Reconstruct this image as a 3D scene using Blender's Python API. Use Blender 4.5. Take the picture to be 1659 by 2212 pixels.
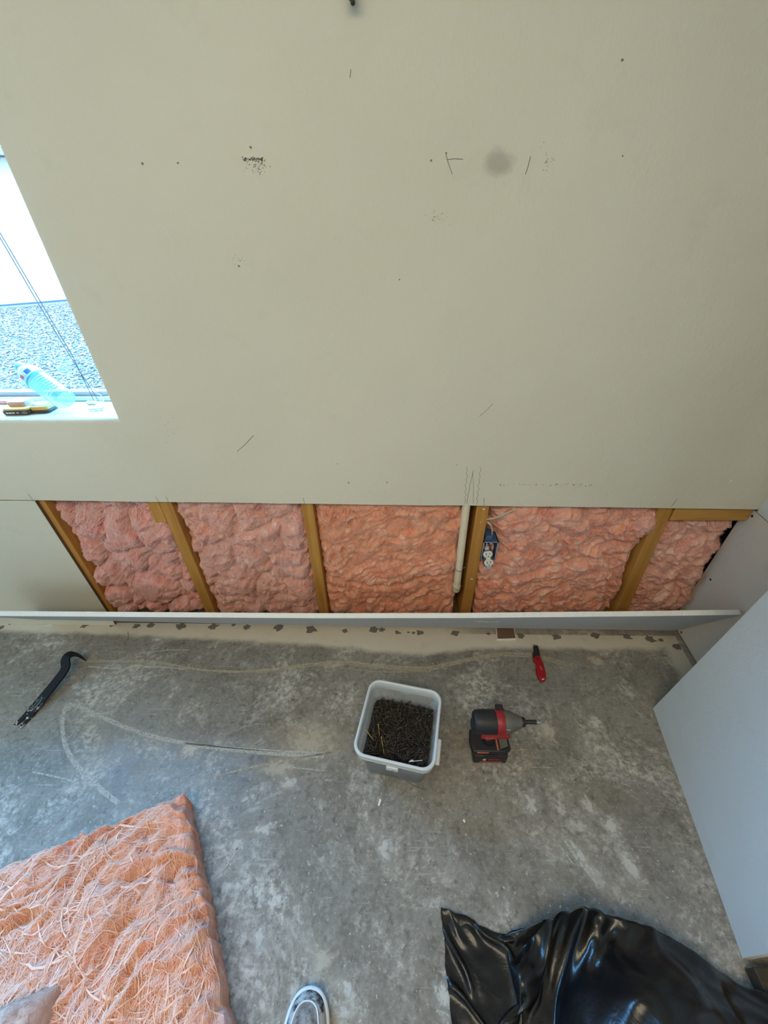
import bpy, bmesh, math, random
import numpy as np
from mathutils import Vector, Matrix

for o in list(bpy.data.objects):
    bpy.data.objects.remove(o)
S = bpy.context.scene
COL = S.collection
random.seed(7)
RNG = np.random.default_rng(11)
R = math.radians
PI = math.pi

# ------------------------------------------------------------------ camera
FPX, CX, CY, CAM_Z = 840.0, 829.5, 1106.0, 1.38
_th, _psi, _rho = R(35.8), R(1.8), R(0.9)
_r0 = Vector((math.cos(_psi), math.sin(_psi), 0))
_h = Vector((-math.sin(_psi), math.cos(_psi), 0))
_z = Vector((0, 0, 1))
FWD = _h * math.cos(_th) - _z * math.sin(_th)
_u0 = _h * math.sin(_th) + _z * math.cos(_th)
RIGHT = _r0 * math.cos(_rho) - _u0 * math.sin(_rho)
UP = _u0 * math.cos(_rho) + _r0 * math.sin(_rho)
EYE = Vector((0, 0, CAM_Z))
cam_d = bpy.data.cameras.new('camera')
cam = bpy.data.objects.new('camera', cam_d)
COL.objects.link(cam)
cam_d.sensor_fit = 'HORIZONTAL'
cam_d.sensor_width = 36.0
cam_d.lens = FPX / 1659.0 * 36.0
cam_d.clip_start = 0.02
_m = Matrix((RIGHT, UP, -FWD)).transposed().to_4x4()
_m.translation = EYE
cam.matrix_world = _m
S.camera = cam

def ray(px, py):
    return FWD * FPX + RIGHT * (px - CX) - UP * (py - CY)
def on_z(px, py, z=0.0):
    d = ray(px, py); return EYE + d * ((z - CAM_Z) / d.z)
def on_y(px, py, y):
    d = ray(px, py); return EYE + d * (y / d.y)

# ------------------------------------------------------------------ world, lights, exposure
S.view_settings.view_transform = 'Standard'
S.view_settings.look = 'None'
S.view_settings.gamma = 1.0
S.view_settings.use_curve_mapping = False
S.view_settings.exposure = 0.0
S.cycles.max_bounces = 5; S.cycles.diffuse_bounces = 3; S.cycles.glossy_bounces = 2; S.cycles.transmission_bounces = 6; S.cycles.transparent_max_bounces = 8
S.cycles.use_adaptive_sampling = True; S.cycles.adaptive_threshold = 0.10
S.cycles.caustics_reflective = False; S.cycles.caustics_refractive = False
w = bpy.data.worlds.new('daylight'); S.world = w
w.use_nodes = True
bg = w.node_tree.nodes['Background']
bg.inputs[0].default_value = (0.16, 0.50, 1.0, 1)
bg.inputs[1].default_value = 46.0

def area(name, loc, size, rot, energy, color, portal=False):
    l = bpy.data.lights.new(name, 'AREA'); l.shape = 'RECTANGLE'
    l.size, l.size_y = size; l.energy = energy; l.color = color
    o = bpy.data.objects.new(name, l); COL.objects.link(o)
    o.location = loc; o.rotation_euler = rot
    if portal: l.cycles.is_portal = True
    return o
# daylight portals in the openings of the room (they add no light of their own)
area('portal_back_window', (-1.505, 1.20, 1.60), (1.39, 1.30), (R(-90), 0, 0), 1, (1, 1, 1), True)
# added overhead fill light, stands in for the room's unseen light
area('room_fill_light', (-0.5, -0.9, 2.56), (1.8, 0.9), (0, 0, 0), 42, (1.0, 0.83, 0.56))

# ------------------------------------------------------------------ numpy noise
_perm = np.random.default_rng(3).permutation(256)
_perm = np.concatenate([_perm, _perm, _perm])
_g3 = np.random.default_rng(5).normal(size=(256, 3)); _g3 /= np.linalg.norm(_g3, axis=1)[:, None]
def pn(x, y, z=0.0):
    x, y, z = np.broadcast_arrays(np.asarray(x, float), np.asarray(y, float), np.asarray(z, float))
    xi, yi, zi = np.floor(x).astype(int), np.floor(y).astype(int), np.floor(z).astype(int)
    xf, yf, zf = x - xi, y - yi, z - zi
    u, v, q = [t * t * t * (t * (t * 6 - 15) + 10) for t in (xf, yf, zf)]
    def g(a, b, c):
        hsh = _perm[(_perm[(_perm[(xi + a) & 255] + yi + b) & 255] + zi + c) & 255]
        G = _g3[hsh]
        return G[..., 0] * (xf - a) + G[..., 1] * (yf - b) + G[..., 2] * (zf - c)
    l = lambda a, b, t: a + (b - a) * t
    return 1.6 * l(l(l(g(0,0,0), g(1,0,0), u), l(g(0,1,0), g(1,1,0), u), v),
                   l(l(g(0,0,1), g(1,0,1), u), l(g(0,1,1), g(1,1,1), u), v), q)
def fbm(x, y, z=0.0, o=4):
    s, a = 0, 1.0
    for i in range(o):
        s = s + a * pn(x * 2**i, y * 2**i, z + 7.3 * i); a *= 0.5
    return s
def worley(x, y, seed=0):
    xi, yi = np.floor(x).astype(int), np.floor(y).astype(int)
    f1 = np.full(x.shape, 9.0); f2 = np.full(x.shape, 9.0)
    for a in (-1, 0, 1):
        for b in (-1, 0, 1):
            hh = _perm[(_perm[(xi + a + seed) & 255] + yi + b) & 255]
            jx = _perm[hh + 17] / 256.0; jy = _perm[hh + 91] / 256.0
            d = np.hypot(xi + a + jx - x, yi + b + jy - y)
            f2 = np.where(d < f1, f1, np.minimum(f2, d)); f1 = np.minimum(f1, d)
    return f1, f2

# ------------------------------------------------------------------ mesh helpers
def link(name, me, mat=None, parent=None, smooth=False):
    o = bpy.data.objects.new(name, me); COL.objects.link(o)
    if mat is not None:
        for m_ in (mat if isinstance(mat, (list, tuple)) else [mat]):
            me.materials.append(m_)
    if parent is not None: o.parent = parent
    if smooth:
        me.polygons.foreach_set('use_smooth', [True] * len(me.polygons))
    return o
def mesh(name, v, f, mat=None, parent=None, smooth=False):
    me = bpy.data.meshes.new(name)
    me.from_pydata([tuple(p) for p in v], [], [tuple(q) for q in f]); me.update()
    return link(name, me, mat, parent, smooth)
def bm_obj(name, bm, mat=None, parent=None, smooth=False):
    me = bpy.data.meshes.new(name)
    bmesh.ops.recalc_face_normals(bm, faces=bm.faces)
    bm.to_mesh(me); bm.free(); return link(name, me, mat, parent, smooth)
def empty(name, loc=(0, 0, 0), rz=0.0):
    o = bpy.data.objects.new(name, None); COL.objects.link(o)
    o.location = loc; o.rotation_euler = (0, 0, rz); o.empty_display_size = 0.05
    return o
def tag(o, label=None, cat=None, group=None, kind=None):
    if label: o['label'] = label
    if cat: o['category'] = cat
    if group: o['group'] = group
    if kind: o['kind'] = kind
    return o
def bbox_bm(x0, x1, y0, y1, z0, z1, bev=0.0, seg=2, bm=None, M=None):
    own = bmesh.new()
    vs = [own.verts.new(p) for p in ((x0,y0,z0),(x1,y0,z0),(x1,y1,z0),(x0,y1,z0),(x0,y0,z1),(x1,y0,z1),(x1,y1,z1),(x0,y1,z1))]
    for q in ((0,3,2,1),(4,5,6,7),(0,1,5,4),(1,2,6,5),(2,3,7,6),(3,0,4,7)):
        own.faces.new([vs[i] for i in q])
    if bev > 0:
        bmesh.ops.bevel(own, geom=own.edges[:], offset=bev, segments=seg, affect='EDGES', profile=0.5)
    if M is not None: bmesh.ops.transform(own, matrix=M, verts=own.verts)
    if bm is None: return own
    tmp = bpy.data.meshes.new('t'); own.to_mesh(tmp); own.free(); bm.from_mesh(tmp); bpy.data.meshes.remove(tmp)
    return bm
def box(name, x0, x1, y0, y1, z0, z1, mat, parent=None, bev=0.0, seg=2, smooth=False, M=None):
    return bm_obj(name, bbox_bm(x0, x1, y0, y1, z0, z1, bev, seg, None, M), mat, parent, smooth)
def tube_data(pts, rad, n=8, cap=True, flat=1.0):
    pts = [Vector(p) for p in pts]
    rads = rad if isinstance(rad, (list, tuple)) else [rad] * len(pts)
    V, F = [], []
    up = None
    for i, p in enumerate(pts):
        t = (pts[min(i+1, len(pts)-1)] - pts[max(i-1, 0)]).normalized()
        if up is None:
            up = t.cross(Vector((0.13, 0.31, 0.94)))
            if up.length < 1e-3: up = t.cross(Vector((1, 0, 0)))
            up.normalize()
        up = (up - t * up.dot(t)).normalized()
        s = t.cross(up)
        for k in range(n):
            a = 2 * PI * k / n
            V.append(p + (up * math.cos(a) + s * math.sin(a) * flat) * rads[i])
    for i in range(len(pts) - 1):
        for k in range(n):
            F.append((i*n+k, i*n+(k+1) % n, (i+1)*n+(k+1) % n, (i+1)*n+k))
    if cap:
        F.append(tuple(range(n))[::-1]); F.append(tuple((len(pts)-1)*n+k for k in range(n)))
    return V, F
def tube(name, pts, rad, mat, parent=None, n=8, flat=1.0):
    return autosmooth(mesh(name, *tube_data(pts, rad, n, True, flat), mat, parent), 55)
def smooth_path(pts, k=6):
    pts = [Vector(p) for p in pts]; out = []
    for i in range(len(pts) - 1):
        p0, p1, p2, p3 = pts[max(i-1, 0)], pts[i], pts[i+1], pts[min(i+2, len(pts)-1)]
        for j in range(k):
            t = j / k
            out.append(0.5 * ((2*p1) + (p2-p0)*t + (2*p0-5*p1+4*p2-p3)*t*t + (3*p1-p0-3*p2+p3)*t**3))
    out.append(pts[-1]); return out
def lathe_data(prof, n=24, M=None):
    V, F = [], []
    for (r, z) in prof:
        for k in range(n):
            a = 2*PI*k/n
            p = Vector((r*math.cos(a), r*math.sin(a), z)); V.append(M @ p if M else p)
    for i in range(len(prof)-1):
        for k in range(n):
            F.append((i*n+k, i*n+(k+1) % n, (i+1)*n+(k+1) % n, (i+1)*n+k))
    return V, F
def lathe(name, prof, mat, parent=None, n=24, M=None):
    V, F = lathe_data(prof, n, M)
    F.append(tuple(range(n))[::-1]); F.append(tuple((len(prof)-1)*n+k for k in range(n)))
    return autosmooth(mesh(name, V, F, mat, parent), 42)
def autosmooth(o, ang=35):
    me = o.data
    me.polygons.foreach_set('use_smooth', [True]*len(me.polygons))
    bm = bmesh.new(); bm.from_mesh(me)
    for e in bm.edges:
        if len(e.link_faces) == 2 and e.calc_face_angle(0) > R(ang): e.smooth = False
    bm.to_mesh(me); bm.free(); return o
def prism(name, outline, z0, z1, mat, parent=None, bev=0.0, seg=2, M=None):
    bm = bmesh.new()
    vs = [bm.verts.new((x, y, z0)) for x, y in outline]
    f = bm.faces.new(vs)
    r = bmesh.ops.extrude_face_region(bm, geom=[f])
    bmesh.ops.translate(bm, vec=(0, 0, z1-z0), verts=[g for g in r['geom'] if isinstance(g, bmesh.types.BMVert)])
    if bev:
        es = [e for e in bm.edges if abs(e.verts[0].co.z - e.verts[1].co.z) < 1e-6]
        bmesh.ops.bevel(bm, geom=es, offset=bev, segments=seg, affect='EDGES', profile=0.5)
    if M: bmesh.ops.transform(bm, matrix=M, verts=bm.verts)
    o = bm_obj(name, bm, mat, parent); return autosmooth(o, 40)

# ------------------------------------------------------------------ material helpers
class NT:
    def __init__(s, name):
        s.m = bpy.data.materials.new(name); s.m.use_nodes = True
        s.t = s.m.node_tree; s.b = s.t.nodes['Principled BSDF']; s.out = s.t.nodes['Material Output']
        s.pos = None
    def n(s, typ, **kw):
        x = s.t.nodes.new(typ)
        for k, v in kw.items(): setattr(x, k, v)
        return x
    def put(s, sock, v):
        if isinstance(v, bpy.types.NodeSocket): s.t.links.new(v, sock)
        elif isinstance(v, (tuple, list)):
            sock.default_value = tuple(v) + ((1,) if len(v) == 3 and len(sock.default_value) == 4 else ())
        else: sock.default_value = v
    def coord(s, kind='Object'):
        if s.pos is None: s.pos = s.n('ShaderNodeTexCoord')
        return s.pos.outputs[kind]
    def world(s): return s.n('ShaderNodeNewGeometry').outputs['Position']
    def mapping(s, vec, scale=(1, 1, 1), rot=(0, 0, 0), loc=(0, 0, 0)):
        x = s.n('ShaderNodeMapping'); s.put(x.inputs[0], vec)
        x.inputs['Location'].default_value = loc; x.inputs['Rotation'].default_value = rot; x.inputs['Scale'].default_value = scale
        return x.outputs[0]
    def noise(s, vec, scale=5, detail=4, rough=0.55, dist=0.0, out=0):
        x = s.n('ShaderNodeTexNoise'); s.put(x.inputs['Vector'], vec)
        x.inputs['Scale'].default_value = scale; x.inputs['Detail'].default_value = detail
        x.inputs['Roughness'].default_value = rough; x.inputs['Distortion'].default_value = dist
        return x.outputs[out]
    def vor(s, vec, scale=5, feature='F1', out=0):
        x = s.n('ShaderNodeTexVoronoi', feature=feature); s.put(x.inputs['Vector'], vec); x.inputs['Scale'].default_value = scale
        return x.outputs[out]
    def ramp(s, fac, stops, mode='LINEAR'):
        x = s.n('ShaderNodeValToRGB'); s.put(x.inputs[0], fac); cr = x.color_ramp; cr.interpolation = mode
        while len(cr.elements) < len(stops): cr.elements.new(0.5)
        for e, (p, c) in zip(cr.elements, stops):
            e.position = p; e.color = (c, c, c, 1) if not isinstance(c, (tuple, list)) else tuple(c) + (1,)
        return x.outputs[0]
    def math(s, op, a, b=0.0, c=0.0, clamp=False):
        x = s.n('ShaderNodeMath', operation=op, use_clamp=clamp)
        s.put(x.inputs[0], a); s.put(x.inputs[1], b); s.put(x.inputs[2], c); return x.outputs[0]
    def sstep(s, v, lo, hi):
        x = s.n('ShaderNodeMapRange', interpolation_type='SMOOTHSTEP'); s.put(x.inputs[0], v)
        s.put(x.inputs[1], lo); s.put(x.inputs[2], hi); return x.outputs[0]
    def mix(s, fac, a, b, blend='MIX'):
        x = s.n('ShaderNodeMix', data_type='RGBA', blend_type=blend)
        s.put(x.inputs[0], fac); s.put(x.inputs[6], a); s.put(x.inputs[7], b); return x.outputs[2]
    def sep(s, v):
        x = s.n('ShaderNodeSeparateXYZ'); s.put(x.inputs[0], v); return x.outputs
    def bump(s, h, strength=0.3, dist=0.01, prev=None):
        x = s.n('ShaderNodeBump'); s.put(x.inputs['Height'], h); x.inputs['Strength'].default_value = strength
        x.inputs['Distance'].default_value = dist
        if prev is not None: s.put(x.inputs['Normal'], prev)
        return x.outputs[0]
    def set(s, **kw):
        nm = dict(color='Base Color', rough='Roughness', metal='Metallic', normal='Normal', alpha='Alpha', trans='Transmission Weight',
                  ior='IOR', sheen='Sheen Weight', sheen_rough='Sheen Roughness', spec='Specular IOR Level', sss='Subsurface Weight', coat='Coat Weight')
        for k, v in kw.items(): s.put(s.b.inputs[nm[k]], v)
        return s.m
def simple(name, color, rough=0.5, metal=0.0, var=0.12, scale=60, bump=0.1, **kw):
    t = NT(name); c = t.coord()
    nz = t.noise(c, scale, 4)
    col = t.mix(nz, tuple(x*(1-var) for x in color), tuple(min(1, x*(1+var)) for x in color))
    t.set(color=col, rough=rough, metal=metal, **kw)
    if bump: t.set(normal=t.bump(nz, bump, 0.002))
    return t.m

# ---- wall paint
def make_wall_paint(name, base):
    t = NT(name); c = t.world()
    big = t.noise(c, 1.6, 2, 0.6); mid = t.noise(c, 10, 4, 0.65)
    col = t.mix(t.ramp(big, [(0.3, 0.0), (0.7, 1.0)]), tuple(x*0.955 for x in base), tuple(min(1, x*1.03) for x in base))
    col = t.mix(t.ramp(mid, [(0.60, 0.0), (0.85, 0.25)]), col, tuple(x*0.72 for x in base))
    fine = t.noise(c, 75, 2, 0.6)
    hgt = t.math('ADD', t.math('MULTIPLY', mid, 0.7), t.math('MULTIPLY', t.math('POWER', fine, 3), 0.22))
    return t.set(color=col, rough=0.55, spec=0.3, normal=t.bump(hgt, 0.35, 0.012))
M_WALL = make_wall_paint('wall_paint', (0.71, 0.665, 0.53))
M_WALL_R = make_wall_paint('wall_paint_right', (0.68, 0.69, 0.66))
M_PAPER = make_wall_paint('drywall_paper', (0.76, 0.69, 0.61))
M_SHEET = make_wall_paint('drywall_sheet_paper', (0.62, 0.645, 0.65))
M_STRIP_SHADED = make_wall_paint('strip_paint_shaded', (0.60, 0.62, 0.63))  # wall paint of the strip, with its grey-blue shade put into the colour
M_CEIL = make_wall_paint('ceiling_paint', (0.75, 0.74, 0.70))

t = NT('gypsum'); c = t.coord()
g = t.noise(c, 90, 5, 0.7)
M_GYP = t.set(color=t.mix(g, (0.90, 0.89, 0.86), (0.98, 0.975, 0.95)), rough=0.9, normal=t.bump(t.noise(c, 160, 4, 0.7), 0.8, 0.006))
M_KRAFT = simple('kraft_paper', (0.15, 0.09, 0.055), 0.85, var=0.3, scale=40)

# ---- wood
def make_wood(name, a, b, axis=2):
    t = NT(name); c = t.coord('Object')
    sc = [42, 42, 42]; sc[axis] = 2.2
    ring = t.noise(t.mapping(c, tuple(sc)), 1.2, 5, 0.6, 0.8)
    sc2 = [160, 160, 160]; sc2[axis] = 6
    fib = t.noise(t.mapping(c, tuple(sc2)), 1.0, 3, 0.6)
    col = t.mix(t.ramp(ring, [(0.3, 0.0), (0.7, 1.0)]), a, b)
    col = t.mix(t.math('MULTIPLY', fib, 0.35), col, tuple(x*0.45 for x in a))
    return t.set(color=col, rough=0.7, normal=t.bump(fib, 0.35, 0.003))
M_WOOD = make_wood('stud_wood', (0.46, 0.20, 0.035), (0.66, 0.34, 0.075))
M_WOODX = make_wood('plate_wood', (0.48, 0.22, 0.04), (0.68, 0.36, 0.085), 0)
M_PLATE = make_wood('old_plate_wood', (0.14, 0.095, 0.055), (0.22, 0.15, 0.09), 0)
M_DKWOOD = make_wood('dark_wood', (0.035, 0.025, 0.014), (0.075, 0.055, 0.03), 0)
M_SHEATH = simple('black_sheathing', (0.015, 0.018, 0.022), 0.8)

# ---- insulation
def make_wool(name, dark, mid, pale):
    t = NT(name); c = t.coord('Object')
    wv = t.noise(c, 7, 3, 0.6, 0, 1)
    warp = t.n('ShaderNodeVectorMath', operation='MULTIPLY_ADD'); t.put(warp.inputs[0], wv); warp.inputs[1].default_value = (0.12,)*3; t.put(warp.inputs[2], c)
    wc = warp.outputs[0]
    fib1 = t.noise(t.mapping(wc, (150, 150, 22), (0.2, 0.5, 0.3)), 1.0, 4, 0.65, 0.7)
    fib2 = t.noise(t.mapping(wc, (26, 140, 140), (0.3, 0.2, 0.6)), 1.0, 4, 0.65, 0.7)
    blot = t.noise(c, 13, 5, 0.68, 0.8); blot2 = t.noise(c, 26, 5, 0.65, 0.5)
    col = t.mix(t.ramp(blot, [(0.36, 0.0), (0.60, 1.0)]), dark, mid)
    col = t.mix(t.ramp(blot2, [(0.50, 0.0), (0.70, 0.9)]), col, pale)
    f = t.math('MULTIPLY', t.math('MAXIMUM', fib1, fib2), 1.0)
    col = t.mix(t.ramp(f, [(0.52, 0.0), (0.78, 0.75)]), col, pale)
    t.set(color=col, rough=0.95, spec=0.1, sheen=0.25, normal=t.bump(t.math('ADD', f, t.math('MULTIPLY', blot2, 0.6)), 0.45, 0.008))
    return t.m
M_WOOL_PINK = make_wool('wool_pink', (0.72, 0.17, 0.135), (0.94, 0.46, 0.40), (0.97, 0.74, 0.67))
M_WOOL_SALM = make_wool('wool_salmon', (0.72, 0.155, 0.07), (0.94, 0.43, 0.27), (0.97, 0.70, 0.54))
M_WOOL_TAN = make_wool('wool_peach', (0.70, 0.21, 0.135), (0.93, 0.49, 0.37), (0.97, 0.76, 0.63))
M_WOOL_FLOOR = make_wool('wool_floor', (0.72, 0.24, 0.14), (0.90, 0.43, 0.31), (0.96, 0.69, 0.58))
M_WOOL_BROWN = make_wool('wool_dusty', (0.34, 0.17, 0.115), (0.56, 0.33, 0.25), (0.70, 0.49, 0.39))
M_FIB_P = simple('fibre_pink', (0.93, 0.54, 0.46), 0.9, bump=0, sheen=0.3)
M_FIB_F = simple('fibre_floor', (0.93, 0.56, 0.42), 0.9, bump=0, sheen=0.2)
M_FIB_O = simple('fibre_salmon', (0.90, 0.45, 0.28), 0.9, bump=0, sheen=0.3)

# ---- concrete floor with tan overspray beside the walls
RW_X0, RW_Y0, RW_K = 1.195, 1.066, 0.10          # right wall line: X = RW_X0 - RW_K (RW_Y0 - Y)
WY = 1.06                                        # room face of the back wall
t = NT('concrete_floor'); c = t.world()
x_, y_, z_ = t.sep(c)
n1 = t.noise(c, 2.2, 4, 0.62, 0.3); n2 = t.noise(c, 11, 5, 0.70, 0.4); n3 = t.noise(c, 75, 3, 0.7)
col = t.mix(t.ramp(n1, [(0.30, 0.0), (0.70, 1.0)]), (0.102, 0.091, 0.074), (0.245, 0.223, 0.188))
col = t.mix(t.ramp(n2, [(0.32, 0.0), (0.72, 0.75)]), col, (0.31, 0.29, 0.255))
col = t.mix(t.ramp(n3, [(0.45, 0.0), (0.85, 0.55)]), col, (0.43, 0.41, 0.37))
col = t.mix(t.ramp(t.noise(c, 45, 3, 0.7), [(0.26, 0.75), (0.46, 0.0)]), col, (0.07, 0.064, 0.055))
def scratch(rot, sx, sy, lo, hi, scale, seed):
    a = t.noise(t.mapping(c, (sx, sy, 1), (0, 0, rot), (seed, seed*1.7, 0)), 1.0, 2, 0.5, 0.9)
    b = t.noise(t.mapping(c, (1, 1, 1), (0, 0, 0), (seed*3.1, 0, 0)), scale, 3, 0.6)
    return t.math('MULTIPLY', t.ramp(a, [(lo, 0.0), (hi, 1.0)]), t.ramp(b, [(0.48, 0.0), (0.60, 1.0)]))
s1 = scratch(0.55, 8, 160, 0.655, 0.72, 5, 1.3); s2 = scratch(-0.75, 7, 170, 0.66, 0.72, 5, 4.1)
s3 = scratch(1.35, 12, 120, 0.66, 0.73, 6, 8.7)
sm = t.math('MAXIMUM', s1, t.math('MAXIMUM', s2, s3))
dust = t.math('MULTIPLY', t.ramp(t.noise(c, 4.2, 6, 0.80, 0.6), [(0.48, 0.0), (0.62, 1.0)]), t.ramp(t.noise(c, 48, 3, 0.75), [(0.42, 0.0), (0.60, 1.0)]))
spk = t.ramp(t.noise(c, 120, 2, 0.5), [(0.66, 0.0), (0.73, 1.0)])
spk2 = t.math('MULTIPLY', t.ramp(t.noise(c, 27, 4, 0.7, 0.8), [(0.64, 0.0), (0.70, 1.0)]), t.ramp(t.noise(c, 3.3, 2), [(0.42, 0.0), (0.55, 1.0)]))
wear = t.math('MAXIMUM', t.math('MAXIMUM', t.math('MULTIPLY', sm, 0.38), t.math('MULTIPLY', dust, 0.8)), t.math('MAXIMUM', t.math('MULTIPLY', spk, 0.75), t.math('MULTIPLY', spk2, 0.75)))
col = t.mix(wear, col, (0.62, 0.59, 0.53))
# overspray band: boundary Y as a function of X
fc = t.n('ShaderNodeFloatCurve'); t.put(fc.inputs['Value'], t.math('MULTIPLY_ADD', x_, 1/3.4, 2.0/3.4))
cv = fc.mapping.curves[0]
bpts = [(-2.0, 1.02)] + [tuple(on_z(px, py)[:2]) for px, py in ((0, 1362), (110, 1366), (250, 1370), (400, 1378), (560, 1386), (740, 1397), (860, 1410), (930, 1412), (1010, 1402), (1120, 1398), (1280, 1402))] + [(1.4, 0.985)]
for i, (bx_, by_) in enumerate(bpts):
    p = ((bx_ + 2.0)/3.4, (by_ - 0.7)/0.5)
    if i < 2: cv.points[i].location = p if i == 0 else (1.0, 0.57)
    if i >= 1: cv.points.new(*p)
fc.mapping.update()
bY = t.math('MULTIPLY_ADD', fc.outputs[0], 0.5, 0.7)
wob = t.math('MULTIPLY', t.math('SUBTRACT', t.noise(c, 14, 4, 0.6), 0.5), 0.035)
band1 = t.sstep(t.math('ADD', t.math('SUBTRACT', y_, bY), wob), -0.018, 0.014)
dR = t.math('SUBTRACT', t.math('MULTIPLY_ADD', y_, RW_K, RW_X0 - RW_K*RW_Y0), x_)   # distance to right wall
band2 = t.sstep(t.math('ADD', dR, t.math('MULTIPLY', wob, 1.0)), 0.11, 0.07)
bd = t.math('MAXIMUM', band1, t.math('MULTIPLY', band2, t.sstep(y_, 0.55, 0.78)))
foot = t.math('MAXIMUM', t.sstep(dR, 0.024, 0.020), t.math('MULTIPLY', t.sstep(y_, 1.034, 1.038), t.sstep(x_, 0.15, 0.5)))
bd = t.math('MULTIPLY', bd, t.math('SUBTRACT', 1.0, t.math('MULTIPLY', foot, 0.85)))
bd = t.math('MULTIPLY', bd, t.ramp(t.noise(c, 22, 6, 0.7), [(0.22, 0.72), (0.45, 0.96)]))
tan = t.mix(n2, (0.60, 0.55, 0.44), (0.70, 0.65, 0.54))
col = t.mix(bd, col, tan)
rg = t.math('ADD', t.math('MULTIPLY', n2, 0.35), t.math('MULTIPLY_ADD', wear, 0.25, 0.17))
M_FLOOR = t.set(color=col, rough=rg, spec=0.5, normal=t.bump(t.math('ADD', n2, t.math('MULTIPLY', n3, 0.4)), 0.18, 0.004))

# flat worn patches: alpha from UV radius + noise
def make_patch(name, color, cut=0.5, nscale=30, soft=0.2, maxa=0.8):
    t = NT(name); uv = t.n('ShaderNodeUVMap').outputs[0]; c = t.world()
    u_, v_, _ = t.sep(uv)
    r = t.math('SQRT', t.math('ADD', t.math('POWER', t.math('ABSOLUTE', t.math('MULTIPLY_ADD', u_, 2, -1)), 2), t.math('POWER', t.math('ABSOLUTE', t.math('MULTIPLY_ADD', v_, 2, -1)), 2)))
    nz = t.noise(c, nscale, 6, 0.72, 0.5)
    f = t.math('ADD', t.math('SUBTRACT', 1.0, r), t.math('MULTIPLY', t.math('SUBTRACT', nz, 0.5), 2.2))
    a = t.math('MULTIPLY', t.sstep(f, cut - soft, cut + soft), t.sstep(r, 1.0, 0.8))
    col = t.mix(t.noise(c, 80, 3), tuple(x*0.8 for x in color), color)
    return t.set(color=col, rough=0.7, alpha=t.math('MULTIPLY', a, maxa))
M_SPLOT = make_patch('paint_splotch', (0.62, 0.60, 0.55), 0.55, 60, 0.35, 0.85)
M_SPLOT_TAN = make_patch('tan_splotch', (0.56, 0.51, 0.42), 0.52, 50, 0.35, 0.8)
M_SPLOT_SOFT = make_patch('soft_dust', (0.50, 0.485, 0.45), 0.62, 34, 0.5, 0.32)
M_STAIN = make_patch('wall_stain', (0.40, 0.39, 0.335), 0.30, 5, 0.3, 0.27)
M_DIVOT = simple('bare_concrete', (0.17, 0.155, 0.13), 0.85, var=0.35, scale=150, bump=0.4)
def make_line(name, color, lo, hi, maxa):
    t = NT(name); c = t.world()
    a = t.ramp(t.noise(c, 170, 4, 0.75), [(lo, 0.0), (hi, 1.0)])
    return t.set(color=color, rough=0.8, alpha=t.math('MULTIPLY', a, maxa))
M_CHALK = make_line('chalk_yellow', (0.62, 0.54, 0.38), 0.36, 0.60, 0.75)
M_CHALKG = make_line('chalk_grey', (0.52, 0.52, 0.48), 0.30, 0.52, 0.85)
M_PENCIL = simple('pencil', (0.20, 0.19, 0.165), 0.7, bump=0)
M_SCUFF = make_line('scuff', (0.10, 0.10, 0.085), 0.40, 0.60, 0.75)

M_WHITE_PL = simple('white_plastic', (0.80, 0.80, 0.78), 0.4, bump=0)
M_PVC = simple('conduit_cream', (0.80, 0.70, 0.50), 0.45, var=0.12, scale=25)
M_CABLE = simple('cable_cream', (0.70, 0.60, 0.42), 0.5)
M_BLUEBOX = simple('box_blue', (0.05, 0.11, 0.24), 0.5, var=0.3)
M_BOXRIM = simple('box_rim', (0.30, 0.33, 0.37), 0.5)
M_BOXIN = simple('box_inside', (0.06, 0.065, 0.07), 0.6)
M_OUTLET = simple('outlet_ivory', (0.68, 0.65, 0.58), 0.4, bump=0)
M_BLACK = simple('black_hole', (0.012, 0.012, 0.013), 0.5, bump=0)
M_STEEL = simple('steel', (0.5, 0.5, 0.5), 0.35, metal=1.0, bump=0)
M_WIRE = simple('wire_grey', (0.35, 0.35, 0.35), 0.45, metal=0.8, bump=0)
M_SCREW = simple('screw_black', (0.040, 0.034, 0.030), 0.38, metal=0.35, var=0.4, scale=200, bump=0)
M_BRASS = simple('screw_gold', (0.55, 0.38, 0.14), 0.35, metal=0.7, bump=0)

# =================================================================== STRUCTURE
fl = box('floor', -2.35, 1.6, -2.65, 1.25, -0.06, 0.0, M_FLOOR); tag(fl, kind='structure')
ce = box('ceiling', -2.35, 1.6, -2.65, 1.27, 2.6, 2.66, M_CEIL); tag(ce, kind='structure')

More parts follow.
